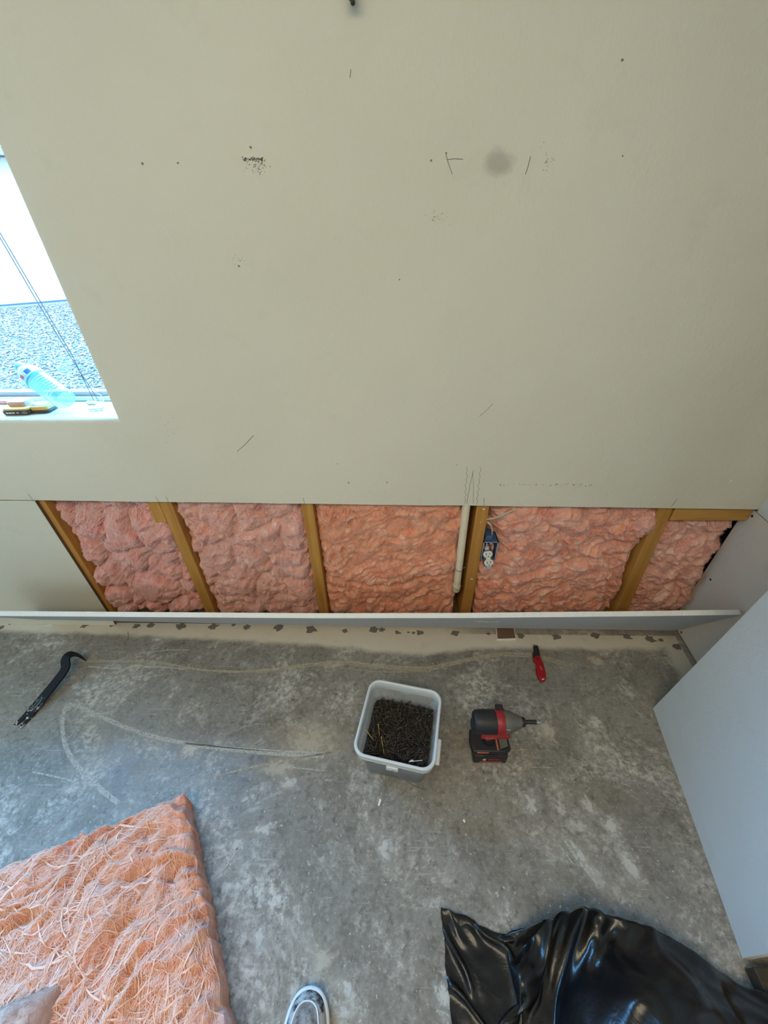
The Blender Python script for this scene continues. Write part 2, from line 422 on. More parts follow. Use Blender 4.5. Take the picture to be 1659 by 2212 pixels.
WX0, WX1, WZ0, WZ1 = -2.20, -0.811, 0.948, 2.25     # window opening
def cutz(x): return 0.6445 - 0.0124 * x
def wall_back_mesh():
    bm = bmesh.new()
    xs = [-2.35, WX0, WX1] + [WX1 + (1.195-WX1)*k/24 for k in range(1, 25)]
    xs_l = [-2.35] + [-2.35 + (WX0+2.35)*k/6 for k in range(1, 7)] + [WX0 + (WX1-WX0)*k/14 for k in range(1, 15)] + xs[3:]
    rows = []
    jr = random.Random(4)
    for x in xs_l:
        zb = cutz(x) + jr.uniform(-1, 1)*0.0012
        rows.append([bm.verts.new((x, WY, zz)) for zz in (zb, WZ0, WZ1, 2.6)])
    hole_e = []
    for i in range(len(xs_l)-1):
        xm = 0.5*(xs_l[i]+xs_l[i+1])
        for j in range(3):
            if j == 1 and WX0 < xm < WX1: continue
            bm.faces.new((rows[i][j], rows[i+1][j], rows[i+1][j+1], rows[i][j+1]))
    bm.edges.ensure_lookup_table()
    be = [e for e in bm.edges if len(e.link_faces) == 1]
    hole = [e for e in be if all(WX0-1e-4 <= v.co.x <= WX1+1e-4 and WZ0-1e-4 <= v.co.z <= WZ1+1e-4 for v in e.verts)]
    bot = [e for e in be if all(v.co.z < 0.7 for v in e.verts)]
    r = bmesh.ops.extrude_edge_only(bm, edges=hole)
    nv = [g for g in r['geom'] if isinstance(g, bmesh.types.BMVert)]
    bmesh.ops.translate(bm, vec=(0, 0.165, 0), verts=nv)
    r = bmesh.ops.extrude_edge_only(bm, edges=bot)
    nv2 = [g for g in r['geom'] if isinstance(g, bmesh.types.BMVert)]
    bmesh.ops.translate(bm, vec=(0, 0.013, 0), verts=nv2)
    newf = set(f for v in nv2 for f in v.link_faces)
    for f in newf: f.material_index = 1
    bm.verts.ensure_lookup_table()
    corner = [e for e in bm.edges if len(e.link_faces) == 2 and abs(e.calc_face_angle(0) - PI/2) < 0.2 and
              all(abs(v.co.y-WY) < 1e-5 for v in e.verts) and all(WX0-1e-4 <= v.co.x <= WX1+1e-4 and WZ0-1e-4 <= v.co.z <= WZ1+1e-4 for v in e.verts)]
    bmesh.ops.bevel(bm, geom=corner, offset=0.016, segments=4, affect='EDGES', profile=0.5)
    return bm
wb = bm_obj('wall_back', wall_back_mesh(), [M_WALL, M_GYP]); autosmooth(wb, 50); tag(wb, kind='structure')
# outer skin with window hole, keeps daylight out of the cavity
def frame_plate(x0, x1, z0, z1, hx0, hx1, hz0, hz1, y0, y1):
    bm = bmesh.new()
    for a in ((x0, hx0, z0, z1), (hx1, x1, z0, z1), (hx0, hx1, z0, hz0), (hx0, hx1, hz1, z1)):
        bbox_bm(a[0], a[1], y0, y1, a[2], a[3], bm=bm)
    return bm
bm_obj('sheathing', frame_plate(-2.4, 1.65, -0.3, 2.66, WX0, WX1, WZ0-0.01, WZ1+0.01, 1.216, 1.262), M_SHEATH, wb)
# lower left drywall still in place
bm = bbox_bm(-2.35, -1.215, WY+0.0015, WY+0.0145, 0.0, 0.6555, 0.0008, 1)
for f in bm.faces:
    f.material_index = 1 if abs(f.normal.x) > 0.9 else 0
bm_obj('drywall_panel', bm, [M_WALL, M_KRAFT], wb)
# framing
SY = WY + 0.0145
def stud(name, x0, x1, z0=0.038, z1=0.93, y1=1.2155, tilt=0.0, mat=M_WOOD):
    M = Matrix.Translation((0.5*(x0+x1), 0, 0.35)) @ Matrix.Rotation(tilt, 4, 'Y') @ Matrix.Translation((-0.5*(x0+x1), 0, -0.35))
    return box(name, x0, x1, SY, y1, z0, z1, mat, wb, 0.002, 2, M=M)
stud('stud', -1.240, -1.196); stud('stud', -0.800, -0.758); stud('stud', -0.314, -0.274)
stud('stud', 0.278, 0.320); stud('stud', 0.896, 0.942, tilt=-0.055)
stud('blocking', -0.843, -0.801, 0.555, 0.8); stud('blocking', 0.936, 1.190, 0.572, 0.68, mat=M_WOODX)
box('bottom_plate', -1.35, 1.25, SY, 1.2155, 0.0, 0.038, M_PLATE, wb, 0.002)
# paint blobs on the studs
for (px, py, sx, sz) in ((1019, 1251, .006, .0022), (1045, 1100, .004, .003), (1038, 1128, .0022, .002)):
    p = on_y(px, py, SY)
    V, F = lathe_data([(1, 0), (0.7, 0.5), (0.05, 0.7)], 8)
    mesh('paint_drip', [(p.x + v.x*sx, SY - v.z*0.002, p.z + v.y*sz) for v in V], F, M_GYP, wb, True)

# right wall
RANG = math.atan(RW_K)
def rw_pt(s, off, z):   # s: distance towards the camera from the corner, off: behind the face
    d = Vector((-RW_K, -1, 0)).normalized(); n = Vector((1, -RW_K, 0)).normalized()
    p = Vector((RW_X0, RW_Y0, 0)) + d*s + n*off; p.z = z; return p
def rw_slab(name, s0, s1, z0a, z0b, z1a, z1b, off, th, mat, parent=None):
    V = []
    for o_ in (off, off+th):
        V += [rw_pt(s0, o_, z0a), rw_pt(s1, o_, z0b), rw_pt(s1, o_, z1b), rw_pt(s0, o_, z1a)]
    F = [(0,1,2,3), (7,6,5,4), (0,4,5,1), (1,5,6,2), (2,6,7,3), (3,7,4,0)]
    return mesh(name, V, F, mat, parent)
wr = rw_slab('wall_right', 0.004, 3.75, 0.6175, 0.64, 2.6, 2.6, -0.003, 0.013, M_WALL_R); tag(wr, kind='structure')
rw_slab('drywall_panel', -0.044, 3.75, 0.004, 0.004, 0.613, 0.636, 0.0, 0.013, M_PAPER, wr)
rw_slab('backing', 0.2, 3.75, 0.0, 0.0, 2.6, 2.6, 0.10, 0.02, M_SHEATH, wr)
rw_slab('corner_backing', -0.2, 0.6, 0.0, 0.0, 2.6, 2.6, 0.16, 0.02, M_SHEATH, wr)
def on_rw(px, py):
    d = ray(px, py); k = RW_X0 - RW_K*RW_Y0
    return EYE + d * (k/(d.x - RW_K*d.y))
for (px, py) in ((1625, 1115), (1535, 1252), (1472, 1366)):
    p = on_rw(px, py); V, F = lathe_data([(0.0046, 0), (0.0046, 0.0015), (0.0030, 0.0022), (0.0004, 0.0008)], 12)
    n = Vector((-1, RW_K, 0)).normalized(); q = n.to_track_quat('Z', 'Y')
    mesh('screw_head', [p + q @ v - n*0.0006 for v in V], F, M_SCREW, wr, True)

# left and rear walls (outside the picture)
tag(box('wall_left', -2.4, -2.3, -2.65, 1.06, 0, 2.6, M_WALL), kind='structure')
tag(box('wall_rear', -2.3, 1.55, -2.7, -2.6, 0, 2.6, M_WALL), kind='structure')

# ---------------- window
w1 = empty('window_1', (-1.38, 1.2, WZ0)); tag(w1, kind='structure')
t = NT('vinyl'); M_VINYL = t.set(color=(0.62, 0.64, 0.66), rough=0.4)
M_VINYL2 = simple('vinyl_track', (0.42, 0.42, 0.40), 0.5)
def wpart(name, x0, x1, y0, y1, z0, z1, mat, bev=0.002):
    o = box(name, x0+1.38, x1+1.38, y0-1.2, y1-1.2, z0-WZ0, z1-WZ0, mat, w1, bev); return o
wpart('frame_bottom', WX0, WX1, 1.205, 1.235, WZ0+0.0005, WZ0+0.012, M_VINYL)
wpart('frame_track', WX0, WX1, 1.222, 1.250, WZ0+0.012, WZ0+0.026, M_VINYL2)
wpart('frame_side', WX1-0.014, WX1+0.0005, 1.205, 1.250, WZ0, WZ1, M_VINYL)
wpart('frame_side', WX0-0.0005, WX0+0.014, 1.205, 1.250, WZ0, WZ1, M_VINYL)
wpart('frame_top', WX0, WX1, 1.205, 1.250, WZ1-0.03, WZ1, M_VINYL)
t = NT('window_glass'); tr = t.n('ShaderNodeBsdfTransparent'); gl = t.n('ShaderNodeBsdfGlossy'); gl.inputs['Roughness'].default_value = 0.02
mx = t.n('ShaderNodeMixShader'); mx.inputs[0].default_value = 0.05; t.put(mx.inputs[1], tr.outputs[0]); t.put(mx.inputs[2], gl.outputs[0]); t.put(t.out.inputs[0], mx.outputs[0])
tr.inputs[0].default_value = (0.93, 0.97, 0.98, 1)
M_GLASS = t.m
wpart('pane', WX0+0.012, WX1-0.012, 1.2345, 1.2385, WZ0+0.02, WZ1-0.028, M_GLASS, 0)

# ---------------- outdoors
box('shading_eave', -6.0, 4.0, 1.262, 1.262+0.50, 2.42, 2.52, M_CEIL, wb)  # unseen eave, added to keep high sky light off the floor near the wall
t = NT('gravel_bed'); c = t.world()
M_GBED = t.set(color=t.mix(t.noise(c, 18, 5, 0.7), (0.025, 0.016, 0.012), (0.08, 0.05, 0.035)), rough=0.95)
go = box('ground_outside', -30, 6, 1.27, 16, -0.24, -0.155, M_GBED); tag(go, kind='structure')
t = NT('pebble'); c = t.coord('Generated'); oi = t.world()
M_PEB = t.set(color=t.ramp(t.noise(oi, 26, 2, 0.5), [(0.36, (0.034, 0.014, 0.008)), (0.5, (0.11, 0.044, 0.026)), (0.64, (0.25, 0.10, 0.058))]), rough=0.9)
bA, bB = on_z(0, 664, -0.15), on_z(135, 653, -0.15)
def pebbles():
    n = 44000
    bm = bmesh.new(); bmesh.ops.create_icosphere(bm, subdivisions=1, radius=1.0)
    bv = np.array([v.co for v in bm.verts]); bf = np.array([[v.index for v in f.verts] for f in bm.faces]); bm.free()
    rr = np.random.default_rng(21)
    d = 1.5 + 11.5*rr.random(n)**0.9
    X = -(0.35 + 1.10*rr.random(n)) * d; Y = d
    bd_ = (bB-bA).normalized(); keep = ((X-bA.x)*(-bd_.y) + (Y-bA.y)*bd_.x) < -0.42; X, Y, d = X[keep], Y[keep], d[keep]; n = len(X)
    s = rr.uniform(0.012, 0.030, n) * (0.5 + d*0.07)
    sc = np.stack([s*rr.uniform(.8, 1.4, n), s*rr.uniform(.7, 1.1, n), s*rr.uniform(.45, .75, n)], 1)
    a = rr.uniform(0, 6.28, n); ca, sa = np.cos(a), np.sin(a)
    v = bv[None] * sc[:, None] * (1 + 0.15*rr.normal(size=(n, 12, 1)))
    vx = v[..., 0]*ca[:, None] - v[..., 1]*sa[:, None] + X[:, None]; vy = v[..., 0]*sa[:, None] + v[..., 1]*ca[:, None] + Y[:, None]
    vz = v[..., 2] - 0.152 + (s*0.3)[:, None]
    V = np.stack([vx, vy, vz], -1).reshape(-1, 3); F = (bf[None] + (np.arange(n)*12)[:, None, None]).reshape(-1, 3)
    return V, F
V, F = pebbles(); gr = mesh('gravel', V, F, M_PEB); tag(gr, 'pale grey gravel covering the ground outside the window', 'gravel', kind='stuff')
# neighbouring building: stucco wall on a low concrete footing
nb = empty('neighbouring_building', (bA.x, bA.y, -0.15), math.atan2(bB.y-bA.y, bB.x-bA.x))
tag(nb, 'pale stucco building beyond the gravel, seen through the window', 'building')
M_STUC = simple('stucco_pale', (0.36, 0.18, 0.11), 0.9, var=0.05, scale=4)
M_FOOT = simple('footing_concrete', (0.16, 0.07, 0.042), 0.9, var=0.2, scale=6)
box('wall', -16, 14, 0.03, 3.0, 0.02, 3.1, M_STUC, nb)
box('footing', -16, 14, -0.35, 3.0, -0.05, 0.02, M_FOOT, nb)
box('flashing', -16, 14, -0.01, 0.03, 0.02, 0.06, M_SHEATH, nb)
box('roof', -16.3, 14.3, -0.4, 3.4, 3.1, 3.25, M_FOOT, nb)

# =================================================================== MARKS ON WALL AND FLOOR
def strip_mesh(name, pts, width, normal, mat, parent, lift=0.0004):
    n = Vector(normal).normalized(); V, F = [], []
    for i, p in enumerate(pts):
        tn = (pts[min(i+1, len(pts)-1)] - pts[max(i-1, 0)]).normalized(); s = tn.cross(n).normalized()
        wd = width[i] if isinstance(width, (list, tuple)) else width
        V += [p + s*wd/2 + n*lift, p - s*wd/2 + n*lift]
    for i in range(len(pts)-1): F.append((2*i, 2*i+1, 2*i+3, 2*i+2))
    return mesh(name, V, F, mat, parent)
def wall_line(pxs, width=0.0014, name='pencil_mark', mat=None):
    return strip_mesh(name, [on_y(x, y, WY) for x, y in pxs], width, (0, -1, 0), mat or M_PENCIL, wb)
rj = random.Random(9)
def wavy(x0, y0, x1, y1, n=12, amp=2.5):
    return [(x0+(x1-x0)*k/n + (amp if k % 2 else -amp)*(0.4+rj.random()*0.6), y0+(y1-y0)*k/n) for k in range(n+1)]
wall_line(wavy(1009, 1009, 1004, 1088), 0.0012); wall_line(wavy(1038, 1009, 1030, 1090), 0.0012)
wall_line([(1023, 1015), (1015, 1048), (1008, 1088)], 0.0013); wall_line([(1021, 1020), (1023, 1050), (1022, 1088)], 0.001)
wall_line([(1046, 1076), (1045, 1092)], 0.0016); wall_line([(1462, 1078), (1450, 1094)], 0.0016)
wall_line([(60, 1066), (74, 1083)], 0.0016); wall_line([(336, 1072), (345, 1087)], 0.0014); wall_line([(358, 1072), (366, 1088)], 0.0014)
wall_line([(655, 1075), (658, 1088)], 0.0014)
wall_line([(966, 345), (980, 343), (1000, 344)], 0.0012); wall_line([(963, 330), (966, 345), (977, 376)], 0.0012)
wall_line([(1146, 338), (1141, 358), (1135, 377)], 0.0016); wall_line([(758, 150), (756, 168)], 0.0014)
wall_line([(512, 975), (528, 962), (548, 940)], 0.0016); wall_line([(1035, 900), (1052, 885), (1065, 872)], 0.0012)
def specks(pts, parent, name, mat, nrm, plane):
    V, F = [], []
    for (px, py, s) in pts:
        p = plane(px, py); k = len(V); m = 6
        a0 = rj.random()*6
        for j in range(m):
            r = s*(0.6+0.7*rj.random()); a = a0+2*PI*j/m
            if nrm == 'y': V.append((p.x+r*math.cos(a), p.y-0.0004, p.z+0.8*r*math.sin(a)))
            else: V.append((p.x+r*math.cos(a), p.y+0.8*r*math.sin(a), p.z+0.0004))
        F.append(tuple(range(k, k+m)))
    return mesh(name, V, F, mat, parent)
wp = lambda x, y: on_y(x, y, WY)
specks([(308, 353, .0035), (384, 352, .0025), (931, 347, .0028), (964, 331, .003), (863, 604, .0022), (836, 1042, .003), (753, 1043, .003), (986, 1004, .002), (1344, 130, .0025), (516, 575, .003), (541, 318, .003), (1345, 337, .002), (729, 1002, .002)], wb, 'nail_mark', M_PENCIL, 'y', wp)
sp = [(522+rj.random()*46, 344+rj.gauss(0, 3), rj.uniform(.0006, .0024)) for _ in range(60)] + [(556+rj.gauss(0, 12), 360+rj.gauss(0, 12), rj.uniform(.0005, .0015)) for _ in range(40)]
specks(sp, wb, 'scuff_mark', M_PENCIL, 'y', wp)
sp = [(1188+rj.gauss(0, 7), 352+rj.gauss(0, 14), rj.uniform(.0005, .0016)) for _ in range(30)] + [(942+rj.gauss(0, 9), 470+rj.gauss(0, 8), rj.uniform(.0005, .0014)) for _ in range(26)]
specks(sp, wb, 'scuff_mark', M_SCUFF, 'y', wp)
sp = [(1070+rj.random()*210, 1047+rj.gauss(0, 1.5), rj.uniform(.0008, .0024)) for _ in range(70)]
specks(sp, wb, 'scuff_mark', M_SCUFF, 'y', wp)
sp = [(368+rj.gauss(0, 8), 925+rj.gauss(0, 18), rj.uniform(.0005, .0016)) for _ in range(30)] + [(510+rj.gauss(0, 7), 560+rj.gauss(0, 12), rj.uniform(.0005, .0014)) for _ in range(20)]
specks(sp, wb, 'scuff_mark', M_SCUFF, 'y', wp)
p = wp(1578, 1040); mesh('paint_chip', [(p.x-.004, WY-.0005, p.z-.003), (p.x+.003, WY-.0005, p.z-.001), (p.x+.004, WY-.0005, p.z+.004), (p.x-.002, WY-.0005, p.z+.003)], [(0, 1, 2, 3)], M_GYP, wb)
def uv_quad(name, pts, mat, parent, n=1):
    me = bpy.data.meshes.new(name); me.from_pydata([tuple(p) for p in pts], [], [(0, 1, 2, 3)]); me.update()
    uv = me.uv_layers.new(name='UVMap')
    for i, q in enumerate(((0, 0), (1, 0), (1, 1), (0, 1))): uv.data[i].uv = q
    return link(name, me, mat, parent)
p = wp(1076, 350); r_ = 0.046
uv_quad('round_stain', [(p.x-r_, WY-.0004, p.z-r_*.72), (p.x+r_, WY-.0004, p.z-r_*.72), (p.x+r_, WY-.0004, p.z+r_*.72), (p.x-r_, WY-.0004, p.z+r_*.72)], M_STAIN, wb)
p = on_rw(1638, 1098)
for a, b in (((1642, 1091), (1633, 1103)),):
    A, B = on_rw(*a), on_rw(*b); nn = Vector((-1, RW_K, 0)).normalized()
    strip_mesh('pencil_mark', [A, B], 0.0014, nn, M_PENCIL, wr, 0.0036)

# floor patches
SPZ = [0.0003]
def splot(px, py, wx, wy, rot, mat, name='paint_splotch'):
    p = on_z(px, py); c_, s_ = math.cos(rot), math.sin(rot)
    SPZ[0] += 0.00002
    q = [(p.x + c_*a*wx - s_*b*wy, p.y + s_*a*wx + c_*b*wy, SPZ[0]) for a, b in ((-1, -1), (1, -1), (1, 1), (-1, 1))]
    return uv_quad(name, q, mat, fl)
for a in ((672, 1600, .16, .11, .1, M_SPLOT_TAN), (1146, 1738, .05, .055, 0, M_SPLOT), (1270, 1872, .035, .11, .55, M_SPLOT), (1255, 1850, .02, .09, .5, M_SPLOT), (600, 1660, .10, .05, .1, M_SPLOT_TAN), (1240, 1590, .07, .10, .2, M_SPLOT_SOFT), (1290, 1430, .075, .055, -.2, M_SPLOT_TAN),
          (1182, 1578, .055, .05, 0, M_SPLOT_TAN), (1320, 1785, .045, .06, 0, M_SPLOT), (1272, 1742, .035, .05, .2, M_SPLOT), (830, 1832, .04, .05, 0, M_SPLOT),
          (512, 1828, .035, .05, .3, M_SPLOT), (470, 1888, .03, .05, -.5, M_SPLOT), (1358, 1868, .04, .075, .3, M_SPLOT), (625, 1690, .05, .04, 0, M_SPLOT),
          (410, 1620, .06, .05, 0, M_SPLOT), (1285, 1562, .05, .045, 0, M_SPLOT), (560, 2035, .03, .04, 0, M_SPLOT), (700, 2075, .05, .035, .6, M_SPLOT_TAN),
          (752, 2130, .02, .035, .5, M_SPLOT), (745, 2190, .04, .025, 0, M_SPLOT), (350, 1470, .09, .06, 0, M_SPLOT_SOFT), (120, 1390, .12, .03, .1, M_SPLOT),
          (340, 1382, .04, .02, 0, M_SPLOT), (220, 1600, .1, .08, 0, M_SPLOT_SOFT), (1440, 1640, .05, .06, 0, M_SPLOT_SOFT), (1010, 1880, .08, .06, 0, M_SPLOT_SOFT),
          (640, 1830, .06, .09, .4, M_SPLOT_SOFT), (905, 1990, .04, .1, .2, M_SPLOT_SOFT), (960, 2150, .04, .05, 0, M_SPLOT), (570, 1790, .06, .03, .2, M_SPLOT),
          (1360, 1750, .05, .05, 0, M_SPLOT_SOFT), (1215, 1500, .08, .05, .1, M_SPLOT_SOFT), (1000, 1480, .05, .04, 0, M_SPLOT_SOFT), (300, 1660, .07, .04, -.3, M_SPLOT_SOFT)):
    splot(*a)
def floor_line(pxs, width, mat, k=5):
    return strip_mesh('chalk_line', smooth_path([on_z(x, y) for x, y in pxs], k), width, (0, 0, 1), mat, fl, 0.0012)
L1 = [(182, 1428), (337, 1431), (405, 1443), (472, 1450), (557, 1449), (720, 1430), (814, 1437), (908, 1443), (955, 1436), (1033, 1419), (1080, 1412), (1127, 1413), (1165, 1418), (1237, 1436)]
floor_line(L1, 0.010, M_CHALK); floor_line([(x, y+5) for x, y in L1[4:]], 0.006, M_CHALK)
floor_line([(190, 1440), (260, 1445), (340, 1441), (400, 1446)], 0.006, M_CHALKG)
floor_line([(255, 1735), (195, 1685), (150, 1630), (136, 1580), (138, 1540), (150, 1522), (180, 1530), (240, 1558), (300, 1582), (380, 1602), (470, 1616), (580, 1627), (700, 1634)], 0.013, M_CHALKG)
floor_line([(400, 1606), (560, 1620), (730, 1628)], 0.006, M_CHALKG); floor_line([(460, 1678), (580, 1650), (735, 1622)], 0.006, M_CHALK)
floor_line([(70, 1668), (120, 1678), (172, 1692)], 0.005, M_CHALKG); floor_line([(425, 1880), (470, 1855), (520, 1830)], 0.004, M_CHALKG)
floor_line([(455, 1905), (490, 1870), (520, 1820)], 0.004, M_CHALKG); floor_line([(1215, 1810), (1250, 1860), (1290, 1910)], 0.007, M_CHALKG)
floor_line([(1205, 1820), (1240, 1870)], 0.004, M_CHALKG); floor_line([(300, 1412), (360, 1405), (410, 1404)], 0.005, M_CHALKG)
floor_line([(700, 1440), (830, 1452), (930, 1450)], 0.004, M_CHALK); floor_line([(600, 1655), (700, 1665)], 0.004, M_CHALKG)
for (a, b, c2) in (((165, 1362), (148, 1378), (128, 1390)), ((276, 1365), (277, 1378), (268, 1396)), ((15, 1367), (20, 1376), (22, 1382)), ((190, 1430), (188, 1450), (180, 1470))):
    strip_mesh('hair_line', smooth_path([on_z(*a), on_z(*b), on_z(*c2)], 5), 0.0018, (0, 0, 1), M_PENCIL, fl, 0.0014)
# pulled-out glue and tack spots along the wall
def blob(px, py, r, parent=None, n=14):
    p = on_z(px, py); sd = rj.random()*50; V = [(p.x, p.y, 0.0006)]; F = []
    for k in range(n):
        a = 2*PI*k/n; rr = r*(0.62 + 0.55*abs(float(pn(math.cos(a)*1.3+sd, math.sin(a)*1.3, 0))) * 1.6 + rj.uniform(-.12, .12))
        V.append((p.x+rr*1.25*math.cos(a), p.y+rr*math.sin(a), 0.0004)); F.append((0, 1+k, 1+(k+1) % n))
    mesh('glue_spot', V, F, M_DIVOT, fl)
for (px, py, r) in ((2, 1351, .011), (25, 1338, .014), (45, 1340, .008), (110, 1339, .014), (183, 1346, .012), (241, 1346, .009), (296, 1347, .012), (325, 1346, .012), (391, 1348, .018), (460, 1349, .016), (505, 1348, .007),
                    (533, 1353, .013), (603, 1353, .017), (672, 1357, .018), (745, 1363, .010), (807, 1360, .016), (825, 1360, .011), (859, 1367, .009), (882, 1366, .005), (893, 1367, .007), (908, 1367, .012),
                    (982, 1368, .014), (1055, 1369, .007), (1125, 1373, .013), (1203, 1376, .013), (1286, 1373, .015), (1354, 1376, .014), (1405, 1381, .016), (1428, 1383, .008), (1462, 1398, .014)):
    blob(px, py + (5 if px < 480 else 2 if px < 700 else 0), r*1.25)

# =================================================================== INSULATION
GROUP_B = 'pink insulation batts in the stud bays'
def wool_mesh(name, H, U, Vv, tw, mat, parent=None, skirt=None, label=None, cat=None, group=None):
    nv, nu = H.shape
    P = tw(U.ravel(), Vv.ravel(), H.ravel())
    idx = np.arange(nu*nv).reshape(nv, nu)
    F = np.stack([idx[:-1, :-1], idx[:-1, 1:], idx[1:, 1:], idx[1:, :-1]], -1).reshape(-1, 4)
    ring = np.concatenate([idx[0, :], idx[1:, -1], idx[-1, :-1][::-1], idx[1:-1, 0][::-1]])
    PB = tw(U.ravel()[ring], Vv.ravel()[ring], np.full(len(ring), skirt))
    k = len(P); m = len(ring); a = np.arange(m); b = (a+1) % m
    F2 = np.stack([ring[b], ring[a], k+a, k+b], -1)
    me = bpy.data.meshes.new(name)
    AV = np.concatenate([P, PB]); AF = np.concatenate([F, F2])
    me.vertices.add(len(AV)); me.vertices.foreach_set('co', AV.ravel().astype(np.float32))
    me.loops.add(AF.size); me.loops.foreach_set('vertex_index', AF.ravel().astype(np.int32))
    me.polygons.add(len(AF)); me.polygons.foreach_set('loop_start', np.arange(0, AF.size, 4, dtype=np.int32)); me.polygons.foreach_set('loop_total', np.full(len(AF), 4, dtype=np.int32))
    me.update(calc_edges=True); me.validate()
    return link(name, me, mat, parent, True)
def strands(H, U, Vv, tw, n, mat, parent, seed, bias=0.0, spread=1.6, step=0.007, wd=0.00035, lift=0.004, K=7):
    rr = np.random.default_rng(seed); nv, nu = H.shape
    u0, u1, v0, v1 = U.min(), U.max(), Vv.min(), Vv.max()
    p = np.stack([rr.uniform(u0, u1, n), rr.uniform(v0, v1, n)], 1)
    st = step*rr.uniform(.5, 1.6, n); wds = wd*rr.uniform(.5, 1.7, n); lf = lift*rr.uniform(.1, 1.0, n)**1.5
    th0 = rr.normal(size=n)*0.5; cur = rr.normal(size=n)*0.16
    pts, nr = [], []
    for k in range(K):
        th = bias + spread*pn(p[:, 0]*6+seed, p[:, 1]*6, seed*.7) * 2 + th0 + cur*k
        iu = np.clip(((p[:, 0]-u0)/(u1-u0)*(nu-1)).astype(int), 0, nu-1); iv = np.clip(((p[:, 1]-v0)/(v1-v0)*(nv-1)).astype(int), 0, nv-1)
        hh = H[iv, iu] + 0.0006 + lf*math.sin(PI*(k+0.4)/K)
        pts.append(np.stack([p[:, 0], p[:, 1], hh], 1)); nr.append(np.stack([-np.sin(th), np.cos(th)], 1))
        p = np.clip(p + np.stack([np.cos(th), np.sin(th)], 1)*st[:, None], (u0, v0), (u1, v1))
    V = np.zeros((n, K, 2, 3))
    for k in range(K):
        wk = (wds*(0.35+0.65*math.sin(PI*(k+.6)/K)))[:, None]
        A = pts[k].copy(); B = pts[k].copy(); A[:, :2] += nr[k]*wk; B[:, :2] -= nr[k]*wk
        V[:, k, 0] = tw(A[:, 0], A[:, 1], A[:, 2]); V[:, k, 1] = tw(B[:, 0], B[:, 1], B[:, 2])
    base = (np.arange(n)*K*2)[:, None]; kk = np.arange(K-1)[None]*2
    q = base + kk
    F = np.stack([q, q+1, q+3, q+2], -1).reshape(-1, 4)
    me = bpy.data.meshes.new('fibre_strands'); AV = V.reshape(-1, 3)
    me.vertices.add(len(AV)); me.vertices.foreach_set('co', AV.ravel().astype(np.float32))
    me.loops.add(F.size); me.loops.foreach_set('vertex_index', F.ravel().astype(np.int32))
    me.polygons.add(len(F)); me.polygons.foreach_set('loop_start', np.arange(0, F.size, 4, dtype=np.int32)); me.polygons.foreach_set('loop_total', np.full(len(F), 4, dtype=np.int32))
    me.update(calc_edges=True)
    o = link('fibre_strands', me, mat, parent, True); o['kind'] = 'stuff'; return o
def ridged(x, y, seed): return 1 - np.abs(pn(x, y, seed))*1.6
def lumps(U, V, s, seed, warp=0.035):
    wx = warp*fbm(U*7+seed, V*7, seed, 3); wy = warp*fbm(U*7, V*7+seed, seed+3.3, 3)
    f1, f2 = worley((U+wx)*s, (V+wy)*s, int(seed*13))
    e = np.clip((f2-f1)/0.7, 0, 1)
    return np.sqrt(np.clip(e*(2-e), 0, 1)) * (1.0-0.45*np.clip(f1, 0, 1)**2)
BY = 1.106     # plane the batts bulge out of
def wall_tw(u, v, h): return np.stack([u, BY - h, v], 1)
